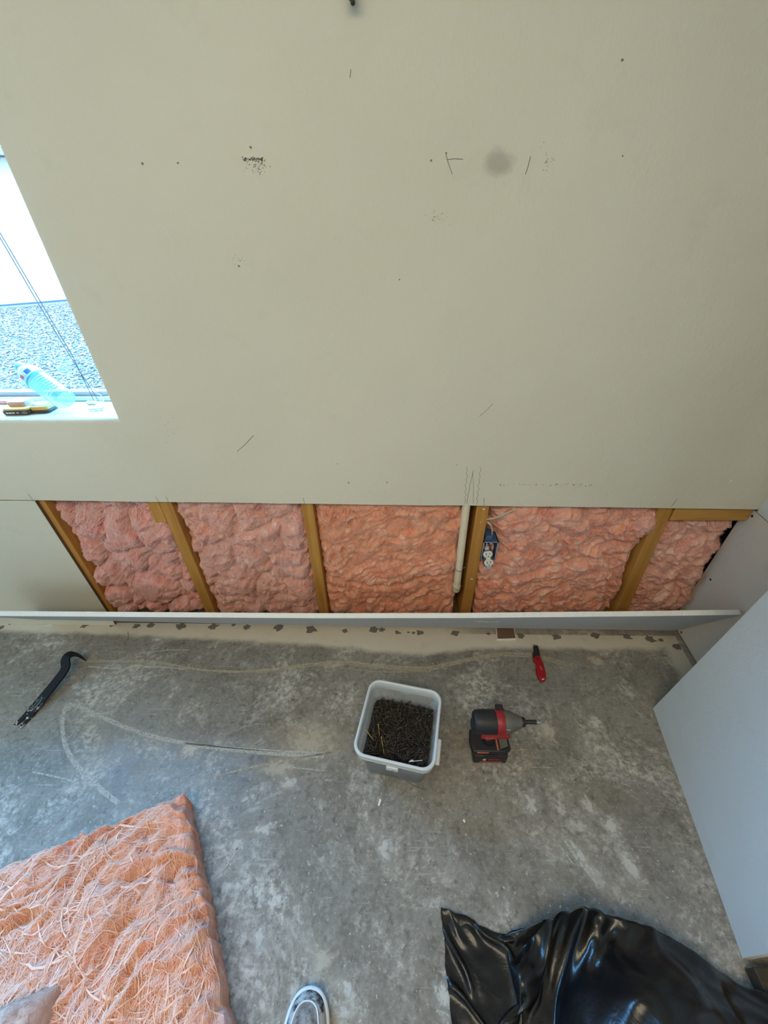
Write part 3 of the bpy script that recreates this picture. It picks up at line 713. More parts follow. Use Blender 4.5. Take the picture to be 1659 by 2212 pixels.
def wall_batt(label, x0, x1, z0, z1, mat, fib, seed, s1=9, a1=.022, s2=24, a2=.007, fine=.004, streak=0.0, ang=0.0, base=.018, nstr=1800, bias=0.0, extra=None, edge=.018, step=.0026, xslope=0.0):
    nu, nv = int((x1-x0)/step), int((z1-z0)/step)
    U, V = np.meshgrid(np.linspace(x0, x1, nu), np.linspace(z0, z1, nv))
    L = lumps(U, V, s1, seed); Ls = lumps(U, V, s2, seed+2.1, .02)
    H = base + a1*(L-0.4) + a2*(Ls-0.4)*(0.4+0.6*L) + fine*.55*fbm(U*55, V*55, seed, 4) + 0.006*fbm(U*9, V*9, seed+9, 2)
    wx = .05*fbm(U*9, V*9, seed+11, 2); wy = .05*fbm(U*9, V*9, seed+14, 2)
    H += .009*fbm((U+wx)*20, (V+wy)*20, seed+17, 3) + .009*(ridged((U+wx*1.5)*13, (V+wy*1.5)*13, seed+21)-.6) - .010*np.clip(.25-np.abs(pn((U+wx)*8, (V+wy)*8, seed+25)), 0, 1)/.25
    if streak:
        ca, sa = math.cos(ang), math.sin(ang); a = U*ca+V*sa; b = -U*sa+V*ca
        wv = 0.03*fbm(U*8, V*8, seed+5, 2)
        H += streak*(ridged(a*9, (b+wv)*46, seed)-0.6) + streak*.5*(ridged(a*16, (b+wv)*95, seed+4)-0.6)
    if extra is not None: H += extra(U, V)
    ex = np.minimum(U-x0, x1-U) + 0.016*fbm(V*14+seed, U*3, seed, 3); ez = V-z0
    H -= 0.020*np.exp(-np.clip(ex, 0, 1)/(edge*.6)) + 0.03*np.exp(-ez/0.012)
    lim = np.where(V > 0.60, np.interp(V, [.60, .64], [.046, .022]), .050); H = np.where(H > lim-.008, lim-.008+.008*np.tanh((H-lim+.008)/.008), H)
    zj = np.exp(-ez/0.03)*0.012*fbm(U*22, 0*U, seed+1, 3)
    Vj = V + zj
    Uj = U + xslope*(V-0.35) + 0.004*pn(V*40, U*40, seed)*np.exp(-np.minimum(U-x0, x1-U)/0.02)
    o = wool_mesh('insulation_batt', H, Uj, Vj, wall_tw, mat, None, -0.08)
    tag(o, label, 'insulation', GROUP_B)
    strands(H, U, V, lambda u, v, h: wall_tw(u + xslope*(v-.35), v, h), int(nstr*2.6), fib, o, int(seed*10)+1, bias, 1.6, .0045, .00028, .007, 6)
    strands(H, U, V, lambda u, v, h: wall_tw(u + xslope*(v-.35), v, h), int(nstr*.42), fib, o, int(seed*10)+5, bias, 0.9, .0075, .0006, .005, 8)
    return o
ZT = 0.70
def ex1(U, V):
    return 0.03*np.exp(-(((U+0.99)/.085)**2+((V-.50)/.11)**2)) + 0.03*np.exp(-(((U+1.02)/.10)**2+((V-.19)/.08)**2)) - 0.03*np.exp(-((U-(-1.115+0.10*np.sin(V*7)*.3))/.014)**2)
wall_batt('lumpy pink insulation batt in the leftmost stud bay', -1.192, -0.803, 0.055, ZT, M_WOOL_PINK, M_FIB_P, 1.3, 6.5, .046, 15, .014, .006, .004, 0.9, .008, 3600, 0.8, ex1)
wall_batt('pale pink insulation batt in the second stud bay from the left', -0.755, -0.316, 0.045, ZT, M_WOOL_TAN, M_FIB_P, 2.7, 7, .026, 18, .009, .006, .004, 0.9, .014, 4200, 0.4, lambda U, V: 0.012*np.exp(-((U+.37)/.05)**2))
def ex3(U, V):
    zc = 0.30 - 0.05*np.exp(-((U-.0)/.18)**2) + 0.02*np.sin(U*9)
    return -0.026*np.exp(-((V-zc)/.011)**2) + 0.010*np.exp(-((V-zc-.05)/.05)**2) + .008*np.exp(-((U)/.2)**2)
wall_batt('salmon orange insulation batt with a long crease, left of the white conduit', -0.272, 0.247, 0.045, ZT, M_WOOL_SALM, M_FIB_O, 3.9, 6, .014, 20, .006, .006, .005, 0.75, .020, 3600, 0.9, ex3)
def ex4(U, V):
    return 0.018*np.exp(-(((U-.50)/.12)**2+((V-.55)/.07)**2)) - .016*np.exp(-((V-.33-.3*(U-.6))/.012)**2) + 0.014*np.exp(-(((U-.42)/.08)**2+((V-.18)/.07)**2)) - .05*np.exp(-(((U-.33)/.055)**2+((V-.53)/.10)**2)) - .05*np.exp(-(((U-.355)/.035)**2+((V-.45)/.05)**2))
wall_batt('orange pink insulation batt with slanting folds beside the blue outlet box', 0.322, 0.885, 0.045, ZT, M_WOOL_SALM, M_FIB_P, 5.2, 6, .022, 18, .008, .006, .007, 0.45, .014, 3000, 0.45, ex4, xslope=-.05)
def ex5(U, V): return -0.07*np.clip((U-1.165-0.03*fbm(V*16, U*0, 4.0, 3))/0.05, 0, 1) - .05*np.exp(-(((U-.965)/.02)**2+((V-.33)/.02)**2)) - 0.03*np.clip((V-.54)/.05, 0, 1)
wall_batt('dusky pink insulation batt fraying into the dark right end of the opening', 0.955, 1.24, 0.045, 0.60, M_WOOL_TAN, M_FIB_P, 6.8, 8, .018, 20, .007, .006, .005, 0.6, .008, 1400, 0.6, ex5, xslope=-.05)

# tufts hanging over the studs
g = lambda px, py, y: on_y(px, py, y)
def tuft(label, px, py, rx, rz, rot, hmax, mat, seed, fib, n=350):
    p = on_y(px, py, 1.065); m = 70
    A, B = np.meshgrid(np.linspace(-1.25, 1.25, m), np.linspace(-1.25, 1.25, m))
    ca, sa = math.cos(rot), math.sin(rot)
    U = p.x + rx*A*ca - rz*B*sa; V = p.z + rx*A*sa + rz*B*ca
    r = np.hypot(A, B) + 0.35*fbm(A*1.6+seed, B*1.6, seed, 3)
    k = np.clip(1-r, 0, 1)
    H = -.01 + (hmax+.012)*k**.45 + .010*k**.3*fbm(U*50, V*50, seed, 3) + .006*k**.3*(ridged(U*24, V*60, seed)-.6)
    o = wool_mesh('insulation_tuft', H, U, V, wall_tw, mat, None, -.03); tag(o, label, 'insulation')
    Us, Vs = np.meshgrid(np.linspace(p.x-rx, p.x+rx, m), np.linspace(p.z-rz, p.z+rz, m))
    k2 = np.clip(1-np.hypot((Us-p.x)/rx, (Vs-p.z)/rz), 0, 1); Hs = -.01+(hmax+.014)*k2**.4
    strands(Hs, Us, Vs, wall_tw, n, fib, o, seed, -1.2, 0.8, .006, .0003, .006, 7)
    return o
tuft('wisp of pale pink insulation hanging over the top of the second stud from the left', 646, 1140, .024, .075, .25, .050, M_WOOL_PINK, 5, M_FIB_P)
tuft('fluff of pink insulation spilling over the slanting right stud', 1400, 1140, .045, .062, -.35, .046, M_WOOL_TAN, 8, M_FIB_P)

# batt lying on the floor in the left foreground
bc = on_z(390, 1708, .11); be_ = on_z(0, 1872, .11); bf_ = on_z(478, 2190, .11)
e1 = Vector((bf_.x-bc.x, bf_.y-bc.y, 0)).normalized(); e2 = Vector((be_.x-bc.x, be_.y-bc.y, 0)).normalized()
LU, LV, THK = 0.56, 0.60, 0.105
nu, nv = 300, 300
U, V = np.meshgrid(np.linspace(0, LU, nu), np.linspace(0, LV, nv))
L = lumps(U, V, 8, 4.4, .05); Ls = lumps(U, V, 19, 6.4, .04)
wv = 0.06*fbm(U*5, V*5, 2.2, 3); ca, sa = math.cos(1.15), math.sin(1.15); A = U*ca+V*sa; B = -U*sa+V*ca+wv
Hh = THK + .014*(L-.5) + .007*(Ls-.5) + .022*(ridged(A*5, B*20, 1.1)-.6) + .011*(ridged(A*9, B*48, 2.1)-.6) + .0035*fbm(U*60, V*60, 1.0, 4) + .012*fbm(U*4, V*4, 8.0, 2)
Hh -= .045*np.exp(-(((U-.185)/.022)**2+((V-.055)/.02)**2)) + .022*np.exp(-(((U-.155)/.02)**2+((V-.125)/.045)**2)) + .02*np.exp(-(((U-.07)/.014)**2+((V-.08)/.02)**2))
ed = np.minimum(np.minimum(U, LU-U), np.minimum(V, LV-V)) + .003*fbm(U*30, V*30, 3.0, 3)
Hh -= .022*np.exp(-np.clip(ed, 0, 1)/.010)
O_ = np.array([bc.x, bc.y, 0]); E1 = np.array(e1); E2 = np.array(e2)
def floor_tw(u, v, h):
    sl = np.clip((h-0.0)/THK, 0, 1.2)
    p = O_[None] + np.outer(u, E1) + np.outer(v, E2); p[:, 2] = np.maximum(h, 0.0)
    j = 0.006*fbm(u*25, v*25, 5.5, 3); return p + np.outer(j, E1+E2)
fb = wool_mesh('insulation_batt', Hh, U, V, floor_tw, M_WOOL_FLOOR, None, 0.001)
tag(fb, 'thick pink insulation batt lying on the concrete floor in the foreground', 'insulation')
strands(Hh, U, V, floor_tw, 6000, M_FIB_F, fb, 31, 1.0, 0.6, .008, .0003, .007, 8)
strands(Hh, U, V, floor_tw, 5000, M_FIB_O, fb, 37, 0.9, 0.8, .007, .0003, .006, 7)
strands(Hh, U, V, floor_tw, 420, M_FIB_F, fb, 41, 1.0, 0.5, .012, .0012, .006, 9)
strands(Hh, U, V, floor_tw, 70, M_FIB_P, fb, 43, 0.8, 0.6, .010, .0012, .006, 8)
# smaller dusty piece on top of it
sc_c = on_z(20, 2200, .16)
nu, nv = 110, 110
U2, V2 = np.meshgrid(np.linspace(-.09, .09, nu), np.linspace(-.09, .09, nv))
rad = np.hypot(U2/.09, V2/.09)
H2 = THK - .004 + .075*np.clip(1-np.abs(U2/.09)**4, 0, 1)**.5*np.clip(1-np.abs(V2/.09)**4, 0, 1)**.5 + .010*fbm(U2*24, V2*24, 2.0, 4)*np.clip(1.2-rad, 0, 1)
ps = on_z(100, 2122, .165); c0 = np.array([ps.x, ps.y, 0]) 
s1_, s2_ = np.array([-.93, -.36, 0]), np.array([.20, -.98, 0])
def scrap_tw(u, v, h):
    p = c0[None] + np.outer(u+.085, s1_) + np.outer(v+.085, s2_); p[:, 2] = h; return p
sb = wool_mesh('insulation_scrap', H2, U2, V2, scrap_tw, M_WOOL_BROWN, None, THK-.012)
tag(sb, 'dusty brown insulation scrap on the foreground batt, bottom left corner', 'insulation')
strands(H2, U2, V2, scrap_tw, 250, M_WOOL_BROWN, sb, 51, 0.8, 1.2, .006, .0003, .004, 6)

# =================================================================== LOOSE DRYWALL
# long strip tipped out from the wall base; white gypsum shows along its cut top edge
def strip_board():
    n = 90; V = []; F = []; mats = []
    yb, th = 1.043, 0.0172
    for i in range(n+1):
        f = i/n; px = -60 + 1662*f
        pt = on_y(px, float(np.interp(px, (-60, 0, 400, 700, 1000, 1400, 1600), (1330, 1330.5, 1333.5, 1335.5, 1335, 1331, 1328))), 0.885 - 0.010*f)        # lower front arris of the top edge
        pt.x = min(pt.x, RW_X0 - RW_K*(RW_Y0-pt.y) - 0.006)
        pb = Vector((pt.x, yb, float(np.interp(px, (0, 300, 600, 950, 1600), (.056, .047, .039, .032, .027)))))
        d = (pt-pb).normalized(); nrm = Vector((0, d.z, -d.y))   # towards the wall and up
        if nrm.y < 0: nrm = -nrm
        j = 0.0012*float(fbm(np.array(pt.x*60), np.array(1.5), 2.0, 3)); j2 = 0.0012*float(fbm(np.array(pt.x*60), np.array(5.5), 4.0, 3))
        V += [pb, pt + d*j, pt + nrm*th + d*j2, pb + nrm*th]
    for i in range(n):
        a = 4*i; b = a+4
        for q, m in (((a, a+1, b+1, b), 0), ((a+1, a+2, b+2, b+1), 1), ((a+2, a+3, b+3, b+2), 2), ((a+3, a, b, b+3), 1)):
            F.append(q); mats.append(m)
    F.append((0, 3, 2, 1)); mats.append(1); F.append((4*n, 4*n+1, 4*n+2, 4*n+3)); mats.append(1)
    o = mesh('drywall_strip', V, F, [M_STRIP_SHADED, M_GYP, M_KRAFT])
    o.data.polygons.foreach_set('material_index', mats); return o, V
st, SV = strip_board()
tag(st, 'long drywall strip with white cut edge tipped out along the wall base', 'drywall strip')
# torn paint on the strip face
i0 = int(90*(1075+60)/1662); pb, pt = SV[4*i0], SV[4*i0+1]; dd = (pt-pb)
V = []; 
for k in range(15):
    a = k/14; x = -0.047+0.094*a
    V += [pb + dd*(0.62+rj.uniform(-.05, .03)) + Vector((x, -.0006, 0)), pb + dd*(0.70+rj.uniform(-.03, .05)) + Vector((x, -.0006, 0))]
mesh('torn_paint', V, [(2*k, 2*k+1, 2*k+3, 2*k+2) for k in range(14)], M_GYP, st)
# two foot wide sheet leaning on the right wall
B1, B2 = on_z(1410, 1530), on_z(1603, 2070)
ee = (B1-B2).normalized(); nn = Vector((ee.y, -ee.x, 0)); al = R(5.0); upv = Vector((0, 0, 1))*math.cos(al) + nn*math.sin(al); nb_ = nn*math.cos(al) - Vector((0, 0, 1))*math.sin(al)
V = []
for off in (0, 0.0127):
    for (q, l) in ((B2, 0), (B1, 0), (B1, 2.4), (B2, 2.4)): V.append(q + upv*l + nb_*off + Vector((0, 0, 0.0012)))
F = [(0, 3, 2, 1), (4, 5, 6, 7), (0, 1, 5, 4), (1, 2, 6, 5), (2, 3, 7, 6), (3, 0, 4, 7)]
ls = mesh('drywall_sheet', V, F, [M_SHEET, M_GYP]); ls.data.polygons.foreach_set('material_index', [0, 0, 1, 1, 1, 1])
tag(ls, 'tall narrow grey drywall sheet leaning against the right wall', 'drywall sheet')
# brown board behind the bag
p = on_z(1640, 2082)
bw = box('wood_board', -0.03, 0.23, -0.05, 0.0, 0, 0.038, M_DKWOOD, None, 0.002); bw.location = (p.x-.01, 0.128, 0.0003)
tag(bw, 'dark brown board on the floor between the black bag and the right wall', 'board')
# small brown drywall scrap by the strip
P0, P1, P2, P3 = on_z(1073, 1384), on_z(1114, 1383), on_z(1109, 1357), on_z(1071, 1357)
ds = empty('drywall_scrap', tuple(P0)); tag(ds, 'small brown paper-backed drywall scrap lying against the long strip', 'drywall scrap')
def quadslab(name, pts, z0, z1, mat, parent, org):
    V = [Vector((p.x-org.x, p.y-org.y, z)) for z in (z0, z1) for p in pts]
    return mesh(name, V, [(3, 2, 1, 0), (4, 5, 6, 7), (0, 1, 5, 4), (1, 2, 6, 5), (2, 3, 7, 6), (3, 0, 4, 7)], mat, parent)
quadslab('gypsum_core', [P0, P1, P2, P3], 0.0006, 0.010, M_GYP, ds, P0)
q = 0.0022
quadslab('paper_face', [P0+Vector((q, q, 0)), P1+Vector((-q, q, 0)), P2+Vector((-q, 0, 0)), P3+Vector((q, 0, 0))], 0.010, 0.0112, M_KRAFT, ds, P0)

# =================================================================== ELECTRICAL
cd = empty('conduit', (0.245, 1.09, 0.22)); tag(cd, 'cream plastic conduit pipe ending above the floor beside a stud', 'pipe')
pA, pB = on_y(1008, 1085, 1.075), on_y(987, 1262, 1.075)
ax = (pA-pB).normalized(); pA = pB + ax*0.75
loc = lambda p: Vector(p)-Vector((0.245, 1.09, 0.22))
tube('pipe', [loc(pB), loc(pA)], 0.0138, M_PVC, cd, 18)
tube('end_cap', [loc(pB-ax*.042), loc(pB-ax*.040), loc(pB-ax*.030), loc(pB-ax*.004), loc(pB), loc(pB+ax*.004)], [.004, .0105, .0152, .0155, .0150, .0142], M_PVC, cd, 18)
for k_, (px, py) in enumerate(((990, 1228), (986, 1268))):
    pc = on_y(px, py, 1.075); pts = [loc(pc + Vector((0.0155*math.cos(a), 0.0155*math.sin(a), -0.004*math.cos(a)))) for a in [PI*1.0+PI*1.1*j/10 for j in range(11)]]
    pts.append(pts[-1] + Vector((0.012, .0, 0.006)))
    tube('wire_clip', pts, 0.0016, M_WIRE, cd, 6)
ob = empty('outlet_box', tuple(on_y(1057, 1190, 1.072))); tag(ob, 'blue outlet box with a loose white receptacle on the stud', 'outlet box')
bm = bmesh.new()
W_, H_, D_ = 0.027, 0.043, 0.062
bbox_bm(-W_, W_, 0, D_, H_-.003, H_, bm=bm); bbox_bm(-W_, W_, 0, D_, -H_, -H_+.003, bm=bm)
bbox_bm(-W_, -W_+.003, 0, D_, -H_, H_, bm=bm); bbox_bm(W_-.003, W_, 0, D_, -H_, H_, bm=bm); bbox_bm(-W_, W_, D_-.003, D_, -H_, H_, bm=bm)
bx = bm_obj('box', bm, M_BLUEBOX, ob)
bm = bmesh.new()
for a in ((-W_, W_, H_-.003, H_), (-W_, W_, -H_, -H_+.003), (-W_, -W_+.0035, -H_, H_), (W_-.0035, W_, -H_, H_)):
    bbox_bm(a[0], a[1], -.0015, .001, a[2], a[3], bm=bm)
bm_obj('rim', bm, M_BOXRIM, ob)
box('inner_wall', -W_+.004, W_-.004, D_-.006, D_-.004, -H_+.004, H_-.004, M_BOXIN, ob)
bbox = bbox_bm(-.020, .004, .004, .05, H_, H_+.022, .004, 2); bm_obj('nail_boss', bbox, M_BLUEBOX, ob)
for s_ in (-1, 1):
    lathe('screw_lug', [(.0045, 0), (.0045, .004), (.002, .0045)], M_BOXRIM, ob, 10, Matrix.Translation((0, -.001, s_*(H_-.005))) @ Matrix.Rotation(R(90), 4, 'X'))
RM = Matrix.Translation((-0.004, -0.020, -0.020)) @ Matrix.Rotation(R(-22), 4, 'X') @ Matrix.Rotation(R(-9), 4, 'Y')
rec = box('receptacle', -.017, .017, .006, .028, -.030, .030, M_BOXIN, ob, .003, 2, M=RM)
def oval(n=24, rx=.0168, rz=.0140, clip=.0118):
    return [(max(-rx, min(rx, rx*math.cos(2*PI*k/n))), max(-clip, min(clip, rz*math.sin(2*PI*k/n)))) for k in range(n)]
for zz in (.0165, -.0165):
    Mo = RM @ Matrix.Translation((0, .006, zz)) @ Matrix.Rotation(R(90), 4, 'X')
    prism('socket_face', oval(), 0, .006, M_OUTLET, rec, .001, 1, Mo)
    for (sx, hh) in ((-.0062, .0042), (.0062, .0034)):
        box('slot', sx-.0011, sx+.0011, -.0008, .0008, zz-hh+.002, zz+hh+.002, M_BLACK, rec, M=RM)
    lathe('ground_hole', [(.0021, -.0006), (.0021, .0004), (.0005, .0006)], M_BLACK, rec, 10, RM @ Matrix.Translation((0, 0.0002, zz-.0078)) @ Matrix.Rotation(R(90), 4, 'X'))
box('bridge', -.008, .008, .003, .007, -.006, .006, M_OUTLET, rec, M=RM)
for z0_, z1_ in ((.030, .043), (-.043, -.030)): box('yoke', -.0075, .0075, .008, .0095, z0_, z1_, M_STEEL, rec, M=RM)
for k_ in range(3):
    tube('wire', smooth_path([(-.010+.010*k_, .045, .012), (-.014+.012*k_, .006, .036-.004*k_), (-.010+.010*k_, -.004, .012)], 6), .0013, (M_WHITE_PL, M_BLACK, M_CABLE)[k_], ob, 6)
cb = tube('electrical_cable', smooth_path([g(1100, 1085, 1.085), g(1112, 1098, 1.075), g(1095, 1108, 1.07), g(1075, 1117, 1.07), g(1052, 1122, 1.078), g(1046, 1121, 1.11)], 8), 0.0046, M_CABLE, None, 8, 0.6)
tag(cb, 'flat cream electrical cable crossing the insulation above the outlet box', 'cable')
cb2 = tube('electrical_cable', smooth_path([g(1043, 1124, 1.115), g(1052, 1127, 1.085), g(1060, 1134, 1.078), g(1063, 1146, 1.085), g(1062, 1160, 1.10)], 8), 0.0044, M_CABLE, None, 8, 0.6)
tag(cb2, 'short curled cream cable going down into the blue outlet box', 'cable')
# dark knob at the top of the wall
p = on_y(762, 6, WY)
kn = empty('wall_peg', (p.x, WY-.0005, p.z)); tag(kn, 'small dark brown peg sticking out of the wall at the top edge', 'peg')
M_PEG = simple('peg_brown', (0.03, 0.018, 0.015), 0.45)
lathe('stem', [(.004, 0), (.004, .018)], M_PEG, kn, 12, Matrix.Rotation(R(78), 4, 'X'))
lathe('knob', [(.002, .014), (.0085, .017), (.0105, .024), (.009, .032), (.005, .037), (.001, .038)], M_PEG, kn, 16, Matrix.Rotation(R(78), 4, 'X'))
# =================================================================== TOOLS ON THE FLOOR
# ---- bucket of screws
BKT = Vector((0.019, 0.589, 0)); BROT = R(-10.9)
def rsq(h, rad, z, n=7):
    out = []
    for (sx, sy, a0) in ((1, 1, 0), (-1, 1, 90), (-1, -1, 180), (1, -1, 270)):
        for k in range(n):
            a = R(a0 + 90*k/(n-1)); out.append((sx*(h-rad)+rad*math.cos(a), sy*(h-rad)+rad*math.sin(a), z))
    return out
def loft(name, rings, mat, parent, close_bottom=False, closed=False):
    V = [p for r in rings for p in r]; n = len(rings[0]); F = []
    m = len(rings)
    for i in range(m if closed else m-1):
        for k in range(n): F.append((i*n+k, i*n+(k+1) % n, ((i+1) % m)*n+(k+1) % n, ((i+1) % m)*n+k))
    if close_bottom: F.append(tuple(range(n))[::-1]); F.append(tuple((m-1)*n+k for k in range(n)))
    return mesh(name, V, F, mat, parent, True)
t = NT('clear_plastic'); c = t.coord()
d = t.n('ShaderNodeBsdfDiffuse'); d.inputs[0].default_value = (0.74, 0.78, 0.80, 1)
tl = t.n('ShaderNodeBsdfTranslucent'); tl.inputs[0].default_value = (0.80, 0.85, 0.88, 1)
tp = t.n('ShaderNodeBsdfTransparent'); tp.inputs[0].default_value = (0.92, 0.94, 0.95, 1)
gl = t.n('ShaderNodeBsdfGlossy'); gl.inputs['Roughness'].default_value = 0.25; gl.inputs[0].default_value = (1, 1, 1, 1)
m1 = t.n('ShaderNodeMixShader'); m1.inputs[0].default_value = 0.45; t.put(m1.inputs[1], d.outputs[0]); t.put(m1.inputs[2], tl.outputs[0])
m2 = t.n('ShaderNodeMixShader'); t.put(m2.inputs[0], t.ramp(t.noise(c, 22, 5, 0.6), [(0.3, 0.86), (0.7, 0.68)])); t.put(m2.inputs[1], m1.outputs[0]); t.put(m2.inputs[2], tp.outputs[0])
m3 = t.n('ShaderNodeMixShader'); m3.inputs[0].default_value = 0.07; t.put(m3.inputs[1], m2.outputs[0]); t.put(m3.inputs[2], gl.outputs[0]); t.put(t.out.inputs[0], m3.outputs[0])
M_CLEAR = t.m
t = NT('rim_plastic'); M_RIM = t.set(color=(0.74, 0.79, 0.82), rough=0.35, alpha=0.78)
bk = empty('bucket', tuple(BKT), BROT); tag(bk, 'square clear plastic bucket full of black screws on the floor', 'bucket')
BH = 0.172
body = loft('body', [rsq(.093, .028, .0008), rsq(.0955, .030, .006), rsq(.110, .032, BH-.030), rsq(.1085, .031, BH-.030), rsq(.094, .029, .009), rsq(.091, .027, .004)], M_CLEAR, bk, True)
loft('rim', [rsq(.1105, .032, BH-.034), rsq(.1165, .034, BH-.033), rsq(.1170, .034, BH-.022), rsq(.1150, .034, BH-.019), rsq(.1185, .035, BH-.016), rsq(.1195, .036, BH-.003), rsq(.1180, .036, BH), rsq(.1125, .033, BH), rsq(.1110, .032, BH-.004), rsq(.1088, .031, BH-.030)], M_RIM, bk, closed=True)
def bl(p): # world -> bucket local
    return Matrix.Rotation(-BROT, 4, 'Z') @ (Vector(p) - BKT)
box('lug', -.018, .018, -.1215, -.112, BH-.050, BH-.030, M_RIM, bk, .003); box('lug', -.018, .018, .112, .1215, BH-.050, BH-.030, M_RIM, bk, .003)
K1 = bl(on_z(921, 1706, .012)); G1 = bl(on_z(944, 1652, .075)); G2 = bl(on_z(949, 1598, .088)); 
G1.x = max(G1.x, .122); G2.x = max(G2.x, .124)
LG1 = Vector((0, -.1235, BH-.040)); LG2 = Vector((0, .1235, BH-.040)); K2 = Vector((.118, .127, .075))
K1 = Vector((K1.x, min(K1.y, -.108), K1.z))
h1 = tube('bail_wire', smooth_path([LG1, LG1.lerp(K1, .5)+Vector((0, -.006, 0)), K1, K1.lerp(G1, .5)+Vector((.004, 0, 0)), G1], 6), .0014, M_WIRE, bk, 6)
tube('bail_wire', smooth_path([G2, Vector((.126, .07, .09)), K2, Vector((.06, .1265, .11)), LG2], 6), .0014, M_WIRE, bk, 6)
tube('grip', [G1 - (G2-G1)*.02, G1, G1.lerp(G2, .5), G2, G2+(G2-G1)*.02], [.005, .0072, .0072, .0072, .005], M_WHITE_PL, bk, 12)
# screw mesh
def screw_data(L=.032, rh=.0042, n=7):
    prof = [(.0003, L), (.0014, L*.82), (.0019, L*.5), (.0020, L*.12), (.0026, .0025), (rh, .0006), (rh, 0), (rh*.35, 0), (rh*.3, .0009)]
    V, F = lathe_data(prof, n); F.append(tuple((len(prof)-1)*n+k for k in range(n))); return V, F
sV, sF = screw_data(n=6); scr_me = bpy.data.meshes.new('drywall_screw'); scr_me.from_pydata([tuple(v - Vector((0, 0, .016))) for v in sV], [], sF); scr_me.update(); scr_me.materials.append(M_SCREW)
scr_me.polygons.foreach_set('use_smooth', [True]*len(scr_me.polygons))
ZF = 0.098
def heap(x, y): return ZF + 0.010*math.exp(-(x*x+y*y)/.004) + 0.006*float(pn(x*30+3, y*30, 2.0)) - .03*max(0, (-y-.05))
rs = random.Random(17)
def screw_pose(dz, lim=.092):
    x, y = rs.uniform(-lim, lim), rs.uniform(-lim, lim)
    a = rs.uniform(0, 2*PI); tl_ = rs.gauss(0, .28); L2 = .017
    m = lambda v: max(-.0985, min(.0985, v))
    if abs(x + L2*math.cos(a)) > .099 or abs(x - L2*math.cos(a)) > .099: x *= .82
    if abs(y + L2*math.sin(a)) > .099 or abs(y - L2*math.sin(a)) > .099: y *= .82
    return Matrix.Translation((x, y, heap(x, y)+dz)) @ Matrix.Rotation(a, 4, 'Z') @ Matrix.Rotation(R(90)+tl_, 4, 'Y') @ Matrix.Rotation(rs.random()*6, 4, 'Z')
BM = Matrix.Translation(BKT) @ Matrix.Rotation(BROT, 4, 'Z')
heapV, heapF = [], []
sA = np.array([tuple(v) for v in scr_me.vertices[:] and [v.co for v in scr_me.vertices]])
sPF = [tuple(p.vertices) for p in scr_me.polygons]
for i in range(1300):
    Mx = BM @ screw_pose(-.004-rs.random()*.010); b = len(heapV)
    R3 = np.array(Mx.to_3x3()); tv = np.array(Mx.translation)
    heapV += list(sA @ R3.T + tv); heapF += [tuple(b+k for k in q) for q in sPF]
# dense dark mass the loose screws lie on
n = 40; b = len(heapV)
for j in range(n+1):
    for i in range(n+1):
        x, y = -.099+.198*i/n, -.099+.198*j/n
        if abs(x) > .08 and abs(y) > .08:
            k_ = .080; x = math.copysign(min(abs(x), .080+.0145), x); y = math.copysign(min(abs(y), .080+.0145), y)
        heapV.append(np.array(BM @ Vector((x, y, heap(x, y)-.011+rs.uniform(-.001, .001)))))
for j in range(n):
    for i in range(n): heapF.append((b+j*(n+1)+i, b+j*(n+1)+i+1, b+(j+1)*(n+1)+i+1, b+(j+1)*(n+1)+i))
b2 = len(heapV)
for r_ in (rsq(.099, .028, ZF-.012), rsq(.0905, .027, .0095)): heapV += [np.array(BM @ Vector(p)) for p in r_]
n4 = 28
for k in range(n4): heapF.append((b2+k, b2+(k+1) % n4, b2+n4+(k+1) % n4, b2+n4+k))
heapF.append(tuple(b2+n4+k for k in range(n4)))
hp = mesh('screw_heap', heapV, heapF, M_SCREW); tag(hp, 'dense heap of black drywall screws filling the clear bucket', 'screws', kind='stuff')
for i in range(300):
    o = bpy.data.objects.new('drywall_screw', scr_me); COL.objects.link(o); o.matrix_world = BM @ screw_pose(.0005+rs.random()*.005)
    tag(o, 'loose black drywall screw on top of the heap in the bucket', 'screw', 'black screws on top of the heap in the bucket')
gs_me = scr_me.copy(); gs_me.materials.clear(); gs_me.materials.append(M_BRASS)
for (pa, pb_, lab) in (((788, 1573), (807, 1599), 'gold-coloured screw near the left wall of the bucket'), ((824, 1592), (830, 1632), 'gold-coloured screw pointing at the front rim of the bucket'), ((817, 1565), (820, 1591), 'dull brass screw in the middle left of the bucket heap')):
    A, B = on_z(*pa, ZF+.010), on_z(*pb_, ZF+.010); o = bpy.data.objects.new('brass_screw', gs_me); COL.objects.link(o)
    dv = (B-A); L_ = dv.length; o.matrix_world = Matrix.Translation((A+B)/2) @ dv.to_track_quat('Z', 'Y').to_matrix().to_4x4() @ Matrix.Diagonal((.75, .75, L_/.032, 1))
    tag(o, lab, 'screw')
zt = tube('plastic_sliver', smooth_path([on_z(884, 1645, .112), on_z(890, 1643, .116), on_z(896, 1644, .114), on_z(912, 1642, .112)], 5), [.002]*3+[.0035]*6+[.0012]*7, M_WHITE_PL, None, 6, .4)
tag(zt, 'white plastic sliver lying on the screws at the bucket front', 'plastic scrap')

